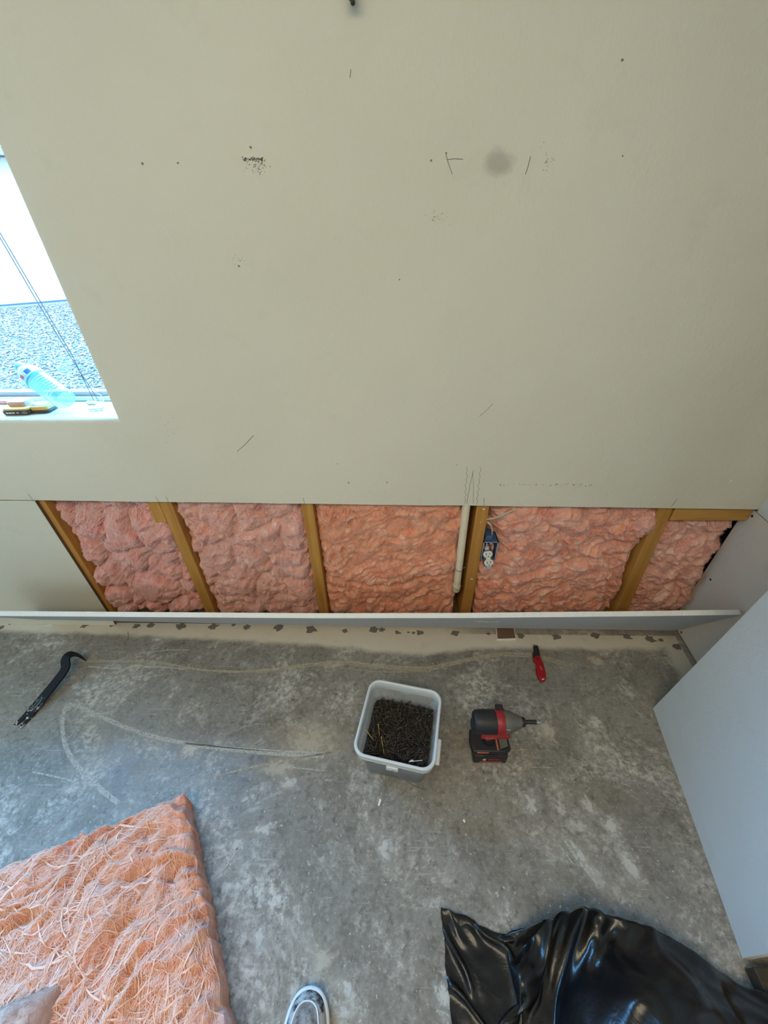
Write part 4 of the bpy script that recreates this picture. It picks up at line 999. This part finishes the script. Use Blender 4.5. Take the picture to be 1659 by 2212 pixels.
# ---- impact driver standing on its battery
M_DBLACK = simple('driver_black', (0.012, 0.0125, 0.015), 0.5, var=0.5, scale=90, bump=0.25)
t = NT('driver_red'); c = t.coord(); w_ = t.ramp(t.noise(c, 55, 5, 0.75), [(0.56, 0.0), (0.66, 1.0)])
M_DRED = t.set(color=t.mix(w_, (0.30, 0.010, 0.016), (0.055, 0.03, 0.028)), rough=0.45)
M_DGREY = simple('driver_grey', (0.15, 0.145, 0.12), 0.42, metal=0.4, var=0.2, scale=50)
M_DMARK = simple('driver_mark', (0.50, 0.46, 0.44), 0.5, bump=0)
M_DORANGE = simple('driver_scuffed', (0.42, 0.11, 0.07), 0.55, var=0.4, scale=160)
dv = empty('impact_driver', (0.303, 0.583, 0.0005), R(0.5)); tag(dv, 'black and red cordless impact driver standing on its battery', 'power tool')
bt = box('battery', -.050, .056, -.040, .036, 0, .050, M_DBLACK, dv, .006, 3); autosmooth(bt)
box('red_stripe', -.030, .040, -.0412, -.039, .010, .0145, M_DORANGE, bt, .0005); box('label_mark', -.022, -.012, -.0414, -.039, .024, .033, M_DMARK, bt, .0003)
box('red_stripe', -.006, .030, -.0410, -.039, .026, .031, M_DRED, bt, .0005)
for s_ in (-1, 1): box('latch', -.020, .018, s_*.040-.002, s_*.040+.002, .040, .049, M_DBLACK, bt, .0012)
boot = prism('foot', [(-.056, -.036), (.040, -.038), (.062, -.026), (.062, .022), (.040, .034), (-.056, .032), (-.062, .0)], .047, .074, M_DBLACK, dv, .006, 3)
prism('red_wedge', [(.030, -.0385), (.062, -.026), (.056, -.020), (.034, -.024)], .048, .0665, M_DRED, boot, .001, 1)
box('red_edge', -.044, -.008, -.0375, -.034, .064, .071, M_DORANGE, boot, .001)
prism('red_rib', [(.018, -.032), (.024, -.032), (.024, .030), (.018, .030)], .0735, .0768, M_DORANGE, boot, .001, 1)
prism('grey_pad', [(.028, -.028), (.054, -.020), (.056, .018), (.030, .028)], .0735, .0758, M_DGREY, boot, .001, 1)
hd = tube('handle', smooth_path([(-.004, -.002, .066), (-.006, -.002, .092), (-.010, -.002, .122), (-.016, -.002, .158)], 4), [.0240, .0220, .0205, .0200, .0195, .0192, .0192, .0194, .0198, .0205, .0215, .0225, .0240], M_DBLACK, dv, 16, 0.86)
tube('trigger', smooth_path([(.014, -.002, .106), (.024, -.002, .120), (.022, -.002, .136), (.014, -.002, .150)], 4), [.006]*3+[.0085]*7+[.007]*3, M_DRED, dv, 10, 0.9)
prism('direction_lever', [(-.022, -.0), (.022, .018), (.024, .026), (.006, .024), (-.026, .006)], -.002, .003, M_DRED, dv, .0008, 1, Matrix.Translation((.002, -.024, .128)) @ Matrix.Rotation(R(90), 4, 'X') @ Matrix.Rotation(R(10), 4, 'Z'))
XA = Matrix.Rotation(R(90), 4, 'Y')
def xl(name, prof, mat, parent, zc=.190, sy=1.0, n=24): # profile (radius, x) about the tool axis
    return lathe(name, prof, mat, parent, n, Matrix.Translation((0, -.002, zc)) @ Matrix.Diagonal((1, sy, 1, 1)) @ XA)
mt = xl('motor_housing', [(.016, -.066), (.028, -.064), (.0325, -.058), (.0345, -.045), (.0350, -.005), (.0345, .002)], M_DBLACK, dv)
xl('red_band', [(.0350, .000), (.0365, .002), (.0368, .020), (.0355, .023)], M_DRED, mt)
ns = xl('nose', [(.0335, .020), (.0340, .028), (.0320, .040), (.0255, .056), (.0195, .068), (.0175, .076)], M_DGREY, dv)
xl('collar', [(.0120, .074), (.0138, .076), (.0138, .085), (.0120, .088)], M_BLACK, ns, n=18)
bit = xl('bit_holder', [(.0040, .086), (.0060, .090), (.0060, .122)], M_BLACK, dv, n=12)
xl('bit_tip', [(.0062, .122), (.0062, .131), (.0050, .133), (.0030, .138)], M_STEEL, bit, n=12)
box('side_panel', -.044, .040, -.0375, -.028, .158, .176, M_DRED, mt, .003); box('side_print', -.034, -.004, -.0379, -.0372, .1625, .1695, M_DORANGE, mt)
box('side_print', .024, .036, -.0325, -.0318, .197, .206, M_DMARK, ns)
box('rear_pad', -.068, -.052, -.020, .018, .150, .180, M_DBLACK, dv, .006, 3)
box('top_clip', .002, .026, .012, .036, .212, .222, M_DBLACK, dv, .003)

# ---- utility knife
def px_out(pts, ox, oy, sc, z): return [tuple(on_z(ox+x*sc, oy+y*sc, z)[:2]) for x, y in pts]
M_KRED = simple('knife_red', (0.33, 0.006, 0.012), 0.32, var=0.25, scale=60, bump=0.1)
kf_o = on_z(1166, 1432)
kf = empty('utility_knife', (kf_o.x, kf_o.y, 0)); tag(kf, 'red-handled utility knife with black head on the concrete floor', 'knife')
def kprism(name, pts, z0, z1, mat, bev, parent=None):
    o = [(x-kf_o.x, y-kf_o.y) for x, y in px_out(pts, 1100, 1370, .0844, z1)]
    return prism(name, o[::-1], z0, z1, mat, parent or kf, bev, 3)
hk = kprism('handle', [(620, 580), (622, 645), (690, 712), (702, 770), (690, 880), (708, 990), (760, 1100), (812, 1190), (880, 1178), (942, 1145), (952, 1040), (922, 900), (882, 750), (822, 620), (792, 535), (700, 530)], .0005, .017, M_KRED, .004)
kprism('head', [(603, 490), (640, 400), (625, 300), (740, 290), (772, 420), (795, 540), (700, 540), (628, 578)], .0010, .014, M_BLACK, .0025)
kprism('blade', [(628, 305), (600, 262), (690, 270), (736, 300)], .006, .0075, M_WIRE, 0)
kprism('logo_print', [(775, 825), (800, 810), (850, 900), (845, 930), (815, 900)], .0168, .0174, simple('logo_pink', (0.45, 0.12, 0.13), 0.4, bump=0), 0, hk)
kprism('lanyard_plate', [(838, 1145), (895, 1130), (900, 1150), (845, 1170)], .0165, .0176, M_WHITE_PL, 0, hk)
kprism('pivot', [(700, 620), (720, 605), (745, 615), (745, 640), (720, 650), (702, 640)], .0168, .0180, M_BLACK, 0, hk)

# ---- flat pry bar
t = NT('bar_black'); c = t.coord(); x2, y2, z2 = t.sep(c)
pt_ = t.math('MULTIPLY', t.ramp(t.noise(c, 60, 4, 0.7), [(0.54, 0.0), (0.58, 1.0)]), t.sstep(y2, -0.06, -0.16))
M_BAR = t.set(color=t.mix(pt_, (0.010, 0.011, 0.015), (0.60, 0.58, 0.55)), rough=0.62, spec=0.25, normal=t.bump(t.noise(c, 120, 3), 0.15, 0.002))
pbo = Vector((-1.27, 0.80, 0)); pr = empty('pry_bar', tuple(pbo)); tag(pr, 'black flat pry bar with hooked end lying on the floor', 'pry bar')
path = [(-1.293, .668, .006), (-1.272, .735, .022), (-1.252, .805, .040)] + [tuple(on_z(a_, b_, c_)) for a_, b_, c_ in ((142, 1440, .047), (141, 1426, .055), (146, 1417, .060), (156, 1413, .058), (166, 1414, .046), (174, 1418, .028), (182, 1423, .006))]
pp = smooth_path([Vector(p)-pbo for p in path], 5); V, F = [], []
for i, p in enumerate(pp):
    f = i/(len(pp)-1); wdt = float(np.interp(f, [0, .25, .5, .8, 1], [.0185, .0160, .0155, .0160, .0175])); th = float(np.interp(f, [0, .2, .8, 1], [.0028, .0036, .0036, .0012]))
    tn = (pp[min(i+1, len(pp)-1)]-pp[max(i-1, 0)]).normalized()
    sd = Vector((.97, -.22, 0)) if f < .55 else Vector((.97, -.22, 0)).lerp(Vector((.83, -.56, -.05)), min(1, (f-.55)*3.0))
    sd = (sd - tn*sd.dot(tn)).normalized(); nm = sd.cross(tn).normalized()
    V += [p-sd*wdt-nm*th, p+sd*wdt-nm*th, p+sd*wdt+nm*th, p-sd*wdt+nm*th]
for i in range(len(pp)-1):
    a = 4*i; b = a+4
    for k in range(4): F.append((a+k, a+(k+1) % 4, b+(k+1) % 4, b+k))
F += [(3, 2, 1, 0), tuple(len(V)-4+k for k in range(4))]
sh = mesh('shank', V, F, M_BAR, pr); autosmooth(sh, 50)
tip = pp[0]; dirv = (pp[0]-pp[2]).normalized(); sdv = Vector((.97, -.22, 0)); sdv = (sdv-dirv*sdv.dot(dirv)).normalized()
for s_ in (-1, 1):
    A = [tip + sdv*s_*.0185, tip + sdv*s_*.001, tip + dirv*.038 + sdv*s_*.0045, tip + dirv*.040 + sdv*s_*.0205]
    V = [p + Vector((0, 0, dz)) for dz in (-.0026, .0026) for p in A]
    for k in (2, 3, 6, 7): V[k].z = max(.0004, V[k].z*.25+.0005) + (.0012 if k > 3 else 0)
    F = [(3, 2, 1, 0), (4, 5, 6, 7), (0, 1, 5, 4), (1, 2, 6, 5), (2, 3, 7, 6), (3, 0, 4, 7)]
    mesh('claw', V, F, M_BAR, pr)
# teardrop nail slot stamped near the claw
q0 = pp[3]; d0 = (pp[8]-pp[3]).normalized()
nmv = sdv.cross(-d0).normalized(); nmv = nmv if nmv.z > 0 else -nmv
V = []
for k in range(14):
    a = 2*PI*k/14; V.append(q0 + d0*(.020*math.cos(a)) + sdv*(.0055*math.sin(a)) + nmv*.0042)
mesh('nail_slot', V, [tuple(range(14))], M_BLACK, pr)
V = []
for k in range(15):
    a = 2*PI*k/14; V += [q0 + d0*(.022*math.cos(a)) + sdv*(.0068*math.sin(a)) + nmv*.0041, q0 + d0*(.020*math.cos(a)) + sdv*(.0055*math.sin(a)) + nmv*.0046]
mesh('slot_edge', V, [(2*k, 2*k+1, 2*k+3, 2*k+2) for k in range(14)], M_WIRE, pr)

# ---- crumbs
def crumb(pa, pb_, wd, lab, hgt=.004):
    A, B = on_z(*pa), on_z(*pb_); d_ = (B-A).normalized(); s_ = Vector((-d_.y, d_.x, 0))*wd
    V = [Vector((p.x, p.y, z)) for z in (.0006, hgt) for p in (A-s_, A+s_, B+s_*.8, B-s_*.9)]
    o = mesh('drywall_crumb', V, [(3, 2, 1, 0), (4, 5, 6, 7), (0, 1, 5, 4), (1, 2, 6, 5), (2, 3, 7, 6), (3, 0, 4, 7)], M_GYP); tag(o, lab, 'crumb')
crumb((822, 1727), (818, 1741), .0035, 'white drywall crumb on the floor just below the bucket')
crumb((1001, 1771), (1004, 1777), .0025, 'tiny white crumb on the floor below the impact driver')
crumb((1166, 1374), (1168, 1380), .002, 'tiny white crumb on the floor above the red knife')
crumb((100, 1352), (112, 1350), .002, 'tiny white crumb at the foot of the strip on the far left')

# ---- sneaker
fo = Vector((-0.181, 0.077, 0)); sn = empty('sneaker', (fo.x, fo.y, 0)); tag(sn, 'toe of a worn grey canvas sneaker with white rubber sole, bottom edge', 'shoe')
t = NT('canvas_grey'); c = t.coord(); M_CANV = t.set(color=t.mix(t.ramp(t.noise(c, 55, 6, 0.7), [(0.35, 0.0), (0.68, 1.0)]), (0.10, 0.085, 0.075), (0.42, 0.40, 0.38)), rough=0.95, normal=t.bump(t.noise(c, 500, 2), 0.3, 0.002))
t = NT('toe_band'); c = t.coord(); M_TOE = t.set(color=t.mix(t.ramp(t.noise(c, 45, 5, 0.7), [(0.42, 0.0), (0.56, 1.0)]), (0.025, 0.025, 0.028), (0.46, 0.46, 0.46)), rough=0.7)
M_SOLE = simple('rubber_white', (0.72, 0.74, 0.74), 0.5, var=0.12, scale=40)
def foot_outline(n=64, grow=0.0):
    right = [(0, 0), (.016, -.003), (.030, -.013), (.039, -.030), (.045, -.055), (.049, -.090), (.046, -.130), (.040, -.170), (.037, -.210), (.036, -.245), (.030, -.272), (.016, -.286), (0, -.290)]
    left = [(-x*(.98 if y > -.03 else 1.0), y) for x, y in right[1:-1]][::-1]
    loop = right + left
    P = smooth_path([Vector((x, y, 0)) for x, y in loop + [loop[0]]], 4)[:-1]
    c0 = Vector((0, -.145, 0))
    return [p + (p - Vector((0, max(-.245, min(-.04, p.y)), 0))).normalized()*grow for p in P]
o0, o1, o2 = foot_outline(grow=.004), foot_outline(grow=.005), foot_outline(grow=.0)
ring = lambda P, z: [(p.x, p.y, z) for p in P]
loft('sole', [ring(foot_outline(grow=.001), .0006), ring(o0, .004), ring(o1, .018), ring(o0, .027), ring(o2, .0285)], M_SOLE, sn, True)
def up_pt(p, k):
    yy = p.y; sp_ = Vector((0, max(-.235, min(-.050, yy)), 0)); q = p.lerp(sp_, k)
    hgt = float(np.interp(-q.y, [0, .03, .07, .12, .17, .29], [.020, .030, .042, .062, .070, .070]))
    return (q.x, q.y, .027 + hgt*math.sqrt(max(0, 1-(1-k)**2.2)))
rings = lambda ks: [[up_pt(p, k) for p in foot_outline(grow=-.001)] for k in ks]
loft('toe_band', rings([0, .06, .12, .2, .28, .34]), M_TOE, sn)
v_ = loft('vamp', rings([.34, .45, .6, .75, .9, .98]), M_CANV, sn, False)
pr_ = [Vector(up_pt(p, .345))+Vector((0, 0, .0008)) for p in foot_outline(grow=-.001)]
tube('piping', pr_ + [pr_[0]], .0016, M_SOLE, sn, 6)
for k in range(4):
    y0 = -.125-.018*k; zt_ = .097
    tube('lace', smooth_path([(-.024, y0, zt_-.012), (0, y0+.004, zt_+.003), (.024, y0, zt_-.012)], 5), .003, M_SOLE, sn, 6, .5)

# ---- black plastic bag: small cloth relaxation over what lies inside
def bag():
    nu, nv = 120, 84
    rr = np.random.default_rng(6)
    Xb = np.array([.10, .12, .271, .345, .40, .47, .56, .65, .757, .90, 1.10]); Yb = np.array([.222, .216, .172, .188, .205, .214, .198, .168, .105, .055, .02])
    u = np.linspace(0, 1, nu); v = np.linspace(0, 1, nv)
    U, V = np.meshgrid(u, v)
    X = .12 + .86*U + .022*V*(1-U); yt = np.interp(X, Xb, Yb); Y = yt + (-.46-yt)*V
    rest_x, rest_y = 1.20*.86/(nu-1), 1.20*.66/(nv-1)
    P = np.stack([X, Y, .02 + 0*X], -1)
    P[..., 2] += .20*np.exp(-(((X-.55)/.25)**2+((Y-.03)/.2)**2)) + .012*fbm(X*11, Y*11, 1.0, 3)
    P[..., :2] += .006*rr.normal(size=(nv, nu, 2))*.3
    Q = P.copy()
    pin = np.zeros((nv, nu), bool); pin[:, 0] = True; pin[0, :] = True
    tgt = P.copy(); tgt[:, 0, 2] = .006; tgt[0, 0, 2] = .02
    # height of the silhouette along the far edge
    tgt[0, :, 2] = np.interp(X[0], [.12, .2, .27, .33, .40, .47, .56, .66, .76, .9, 1.1], [.02, .008, .006, .05, .10, .115, .10, .07, .05, .04, .03])
    ell = [(.545, .02, -.02, .20, .14, .19), (.74, -.02, -.02, .22, .13, .16), (.36, -.16, -.02, .16, .16, .10), (.66, -.24, -.02, .28, .16, .15), (.95, -.15, -.02, .2, .2, .14)]
    sph = [(.455, .135, .135, .028), (.30, .10, .02, .03)]
    def con(P, sl1, sl2, L, k):
        A = P[sl1]; B = P[sl2]; d = B-A; ln = np.linalg.norm(d, axis=-1, keepdims=True)+1e-9
        c_ = d*(1-L/ln)*.5*k; P[sl1] = A+c_; P[sl2] = B-c_
    s_ = slice
    for it in range(150):
        vel = (P-Q)*.90; Q = P.copy(); P = P+vel; P[..., 2] -= .0011
        for sub in range(5):
            for par in (0, 1):
                a = np.arange(par, nu-1, 2); con(P, (s_(None), a), (s_(None), a+1), rest_x, 1.0)
                b = np.arange(par, nv-1, 2); con(P, (b, s_(None)), (b+1, s_(None)), rest_y, 1.0)
            dl = math.hypot(rest_x, rest_y)
            for pr2 in (0, 1):
                b = np.arange(pr2, nv-1, 2)
                for pa in (0, 1):
                    a = np.arange(pa, nu-1, 2)
                    con(P, np.ix_(b, a), np.ix_(b+1, a+1), dl, .6); con(P, np.ix_(b, a+1), np.ix_(b+1, a), dl, .6)
            for pa in range(4):
                a = np.array([x for x in range(nu-2) if x % 4 in (pa, (pa+1) % 4) and x % 4 == pa]); con(P, (s_(None), a), (s_(None), a+2), 2*rest_x, .10)
                b = np.array([x for x in range(nv-2) if x % 4 == pa]); con(P, (b, s_(None)), (b+2, s_(None)), 2*rest_y, .10)
            for (cx, cy, cz, rx, ry, rz) in ell:
                d = (P-np.array([cx, cy, cz]))/np.array([rx, ry, rz]); ln = np.linalg.norm(d, axis=-1, keepdims=True)
                P = np.where(ln < 1, np.array([cx, cy, cz]) + d/np.maximum(ln, 1e-6)*np.array([rx, ry, rz]), P)
            for (cx, cy, cz, r_) in sph:
                d = P-np.array([cx, cy, cz]); ln = np.linalg.norm(d, axis=-1, keepdims=True)
                P = np.where(ln < r_, np.array([cx, cy, cz]) + d/np.maximum(ln, 1e-6)*r_, P)
            P[..., 2] = np.maximum(P[..., 2], .004)
            ylim = np.interp(P[..., 0], Xb, Yb); P[..., 1] = np.minimum(P[..., 1], ylim+.002)
            P[:, 0] = P[:, 0]*.5 + tgt[:, 0]*.5; P[0, :] = P[0, :]*.5 + tgt[0, :]*.5
    Xp, Yp = P[..., 0], P[..., 1]
    wz = .05*fbm(Xp*4, Yp*4, 3.0, 2)
    k = np.clip(P[..., 2]/.08, .15, 1)
    def crz(a, sc, st, sd):
        c_, s2 = math.cos(a), math.sin(a); A = (Xp+wz)*c_+(Yp+wz)*s2; B = -(Xp+wz)*s2+(Yp+wz)*c_
        return np.abs(pn(A*sc/st, B*sc, sd))
    dz = -.040*crz(1.15, 10, 2.4, 1.0) - .034*crz(2.1, 9, 2.2, 5.0) - .016*crz(.5, 20, 2.2, 9.0) - .012*crz(2.6, 24, 2.0, 3.0)
    P[..., 2] = np.maximum(P[..., 2] + k*(dz+.02), .003)
    # skirt along the far edge down to the floor so the bag closes behind
    back = P[0].copy(); back[:, 2] = .003; back[:, 1] -= .03
    P = np.concatenate([back[None], P], 0); nv += 1
    idx = np.arange(nu*nv).reshape(nv, nu)
    F = np.stack([idx[:-1, :-1], idx[1:, :-1], idx[1:, 1:], idx[:-1, 1:]], -1).reshape(-1, 4)
    return P.reshape(-1, 3), F
t = NT('bag_plastic'); c = t.coord()
M_BAG = t.set(color=(0.006, 0.0065, 0.0075), rough=t.math('MULTIPLY_ADD', t.noise(c, 9, 3), 0.18, 0.20), spec=0.5, normal=t.bump(t.noise(c, 26, 4, 0.6, 0.8), 0.16, 0.010))
V, F = bag(); bg_ = mesh('garbage_bag', V, F, M_BAG, None, True)
md = bg_.modifiers.new('smooth', 'SUBSURF'); md.levels = 1; md.render_levels = 1
tag(bg_, 'crumpled black plastic garbage bag on the floor in the right foreground', 'bag')

# =================================================================== THINGS ON THE WINDOW SILL
SZ = WZ0
# ---- water bottle resting on the meter
bA_, bB_ = Vector((-0.985, 1.120, SZ+.034)), Vector((-1.132, 1.190, SZ+.108))
axb = (bB_-bA_).normalized(); MB_ = Matrix.Translation(bA_) @ axb.to_track_quat('Z', 'Y').to_matrix().to_4x4()
t = NT('bottle_pet'); tr = t.n('ShaderNodeBsdfTransparent'); tr.inputs[0].default_value = (0.66, 0.82, 0.90, 1); gl = t.n('ShaderNodeBsdfGlossy'); gl.inputs['Roughness'].default_value = 0.08
lw = t.n('ShaderNodeLayerWeight'); lw.inputs[0].default_value = 0.35; df = t.n('ShaderNodeBsdfTranslucent'); df.inputs[0].default_value = (0.6, 0.8, 0.9, 1)
ma = t.n('ShaderNodeMixShader'); ma.inputs[0].default_value = 0.12; t.put(ma.inputs[1], tr.outputs[0]); t.put(ma.inputs[2], df.outputs[0])
mx = t.n('ShaderNodeMixShader'); t.put(mx.inputs[0], t.math('MULTIPLY_ADD', lw.outputs[1], 0.6, 0.05)); t.put(mx.inputs[1], ma.outputs[0]); t.put(mx.inputs[2], gl.outputs[0]); t.put(t.out.inputs[0], mx.outputs[0]); M_PET = t.m
wbt = empty('water_bottle', tuple(bA_)); tag(wbt, 'clear plastic water bottle leaning on the yellow meter on the sill', 'bottle')
I_ = Matrix.Translation(-bA_)
prof = [(.004, .004), (.018, .001), (.027, .0), (.0315, .004), (.032, .012)]
for k in range(8):
    z0 = .018 + k*.0105; prof += [(.0322, z0), (.0300, z0+.0035), (.0300, z0+.0055), (.0322, z0+.009)]
prof += [(.0325, .106), (.0322, .138), (.0300, .150), (.0230, .164), (.0140, .175), (.0125, .182)]
lathe('body', prof, M_PET, wbt, 28, I_ @ MB_)
t = NT('bottle_label'); c = t.coord(); M_LAB = t.set(color=(0.55, 0.80, 0.90), rough=0.35)
lathe('label', [(.0328, .104), (.0332, .105), (.0330, .140), (.0326, .141)], M_LAB, wbt, 28, I_ @ MB_)
lathe('label_band', [(.0334, .1045), (.0336, .105), (.0336, .110), (.0334, .1105)], simple('label_teal', (0.02, 0.42, 0.48), 0.4, bump=0), wbt, 28, I_ @ MB_)
def on_label(a0, a1, z0, z1, mat, name):
    V = []; n = 6
    for k in range(n+1):
        a = a0+(a1-a0)*k/n
        for z in (z0, z1): V.append(I_ @ MB_ @ Vector((.0336*math.cos(a), .0336*math.sin(a), z)))
    mesh(name, V, [(2*k, 2*k+1, 2*k+3, 2*k+2) for k in range(n)], mat, wbt)
# choose the side of the label that faces the room
to_eye = (MB_.inverted() @ EYE); aE = math.atan2(to_eye.y, to_eye.x)
on_label(aE-.15, aE+.30, .115, .132, simple('label_navy', (0.03, 0.10, 0.30), 0.4, bump=0), 'print')
M_LRED = simple('label_red', (0.60, 0.03, 0.06), 0.4, bump=0)
d_a = -.62
on_label(aE+d_a-.2, aE+d_a+.12, .120, .134, M_LRED, 'print')
lathe('cap', [(.0138, .178), (.0145, .180), (.0145, .192), (.0130, .194), (.002, .1945)], simple('cap_blue', (0.30, 0.52, 0.62), 0.4, bump=0), wbt, 20, I_ @ MB_)
# ---- yellow meter
M_YEL = simple('meter_yellow', (0.75, 0.45, 0.09), 0.45); M_YDK = simple('meter_dark', (0.05, 0.04, 0.035), 0.5); M_LCD = simple('lcd_grey', (0.16, 0.22, 0.28), 0.25, bump=0)
mtr = empty('yellow_meter', (-1.118, 1.112, SZ+.0005), R(3)); tag(mtr, 'yellow and black handheld meter with grey screen lying on the sill', 'meter')
rr_ = lambda x0, x1, y0, y1, r, n=5: [(cx+r*math.cos(R(a0+90*k/(n-1))), cy+r*math.sin(R(a0+90*k/(n-1)))) for (cx, cy, a0) in ((x1-r, y1-r, 0), (x0+r, y1-r, 90), (x0+r, y0+r, 180), (x1-r, y0+r, 270)) for k in range(n)]
prism('bumper', rr_(-.052, .030, -.026, .040, .012), 0, .014, M_YDK, mtr, .003)
sh_ = prism('shell', rr_(-.050, .029, -.024, .038, .011), .013, .020, M_YEL, mtr, .003)
prism('head', rr_(.020, .074, -.012, .040, .010), .002, .020, M_YEL, mtr, .003); prism('head_bumper', rr_(.022, .078, -.016, .038, .010), 0, .009, M_YDK, mtr, .002)
prism('raised_block', rr_(-.040, .012, -.006, .036, .006), .019, .034, simple('block_salmon', (0.62, 0.36, 0.30), 0.45), mtr, .003)
prism('screen', rr_(.028, .066, -.004, .034, .003), .0198, .0212, M_LCD, mtr, .0005, 1)
for k in range(5): box('screen_digit', .033, .060-.004*(k % 3), .001+.006*k, .003+.006*k, .0211, .0215, simple('lcd_ink', (0.45, 0.55, 0.62), 0.4, bump=0) if k == 0 else bpy.data.materials['lcd_ink'], mtr)
prism('side_button', [(.008*math.cos(2*PI*k/14), .0045*math.sin(2*PI*k/14)) for k in range(14)], 0, .0012, simple('button_grey', (0.14, 0.14, 0.15), 0.5), mtr, .0004, 1, Matrix.Translation((.018, -.0262, .008)) @ Matrix.Rotation(R(90), 4, 'X'))
for k, (a, b_) in enumerate(((-.036, -.030), (-.028, -.020), (-.018, -.012), (-.006, .000))):
    box('side_print', a, b_, -.0268, -.0258, .006, .0095, M_WHITE_PL if k < 3 else M_DMARK, mtr)
# ---- salmon scrap at the frame edge of the sill
ss = prism('insulation_scrap', [(-.06, -.006), (.02, -.007), (.028, .002), (.018, .010), (-.06, .009)], .001, .012, M_WOOL_PINK, None, .003, 2); ss.location = (-1.232, 1.186, SZ)
tag(ss, 'thin salmon scrap on the sill behind the yellow meter', 'scrap')
# ---- finishing nails
nm_me = None
for k, (pa, pb_, lab) in enumerate((((189, 885), (219, 882), 'thin nail farthest back of three on the sill corner'), ((194, 889), (221, 886), 'thin nail nearest the room of three on the sill corner'), ((205, 886), (223, 881), 'thin crossing nail on top of the other two on the sill'))):
    A, B = on_z(*pa, SZ+.0016+.002*(k == 2)), on_z(*pb_, SZ+.0016+.002*(k == 2)); d_ = (B-A).normalized()
    ne = empty('nail', tuple(A)); tag(ne, lab, 'nail')
    tube('shank', [Vector((0, 0, 0)), B-A], .0011, M_STEEL if k else M_WIRE, ne, 6); tube('head', [B-A-d_*.0004, B-A+d_*.0010], .0024, M_WIRE, ne, 8)
# ---- blind cords with their pull
bcd = empty('blind_cord', (-0.90, 1.14, SZ)); tag(bcd, 'pair of thin grey blind cords slanting across the window to the sill corner', 'cord')
M_CORD = simple('cord_grey', (0.16, 0.17, 0.20), 0.7, bump=0)
bo = Vector((-0.90, 1.14, SZ))
cA, cB = on_y(0, 513, 1.155), on_y(213, 866, 1.155); dC = (cA-cB)
top = cB + dC*((2.05-cB.z)/dC.z)
tube('cord', [p-bo for p in (cB, cB+dC*.33+Vector((-.004, 0, 0)), cB+dC*.66+Vector((-.004, 0, 0)), cA+Vector((0, 0, 0)), top)], .0012, M_CORD, bcd, 5)
cB2 = on_y(203, 866, 1.155)
tube('cord', [p-bo for p in (cB2, cB+dC*.33+Vector((.0035, 0, 0)), cB+dC*.66+Vector((.005, 0, 0)), cA+Vector((.007, 0, 0)), top+Vector((.012, 0, 0)))], .0012, M_CORD, bcd, 5)
pl = on_z(196, 868, SZ+.008)-bo
box('pull', pl.x-.014, pl.x+.016, pl.y-.006, pl.y+.006, .0008, .010, M_WHITE_PL, bcd, .003)
tube('cord_loop', smooth_path([on_z(165, 862, SZ+.003)-bo, on_z(180, 848, SZ+.02)-bo, on_z(196, 846, SZ+.024)-bo, on_z(215, 852, SZ+.018)-bo, on_z(224, 866, SZ+.004)-bo, on_z(205, 868, SZ+.004)-bo], 6), .0012, M_WHITE_PL, bcd, 5)
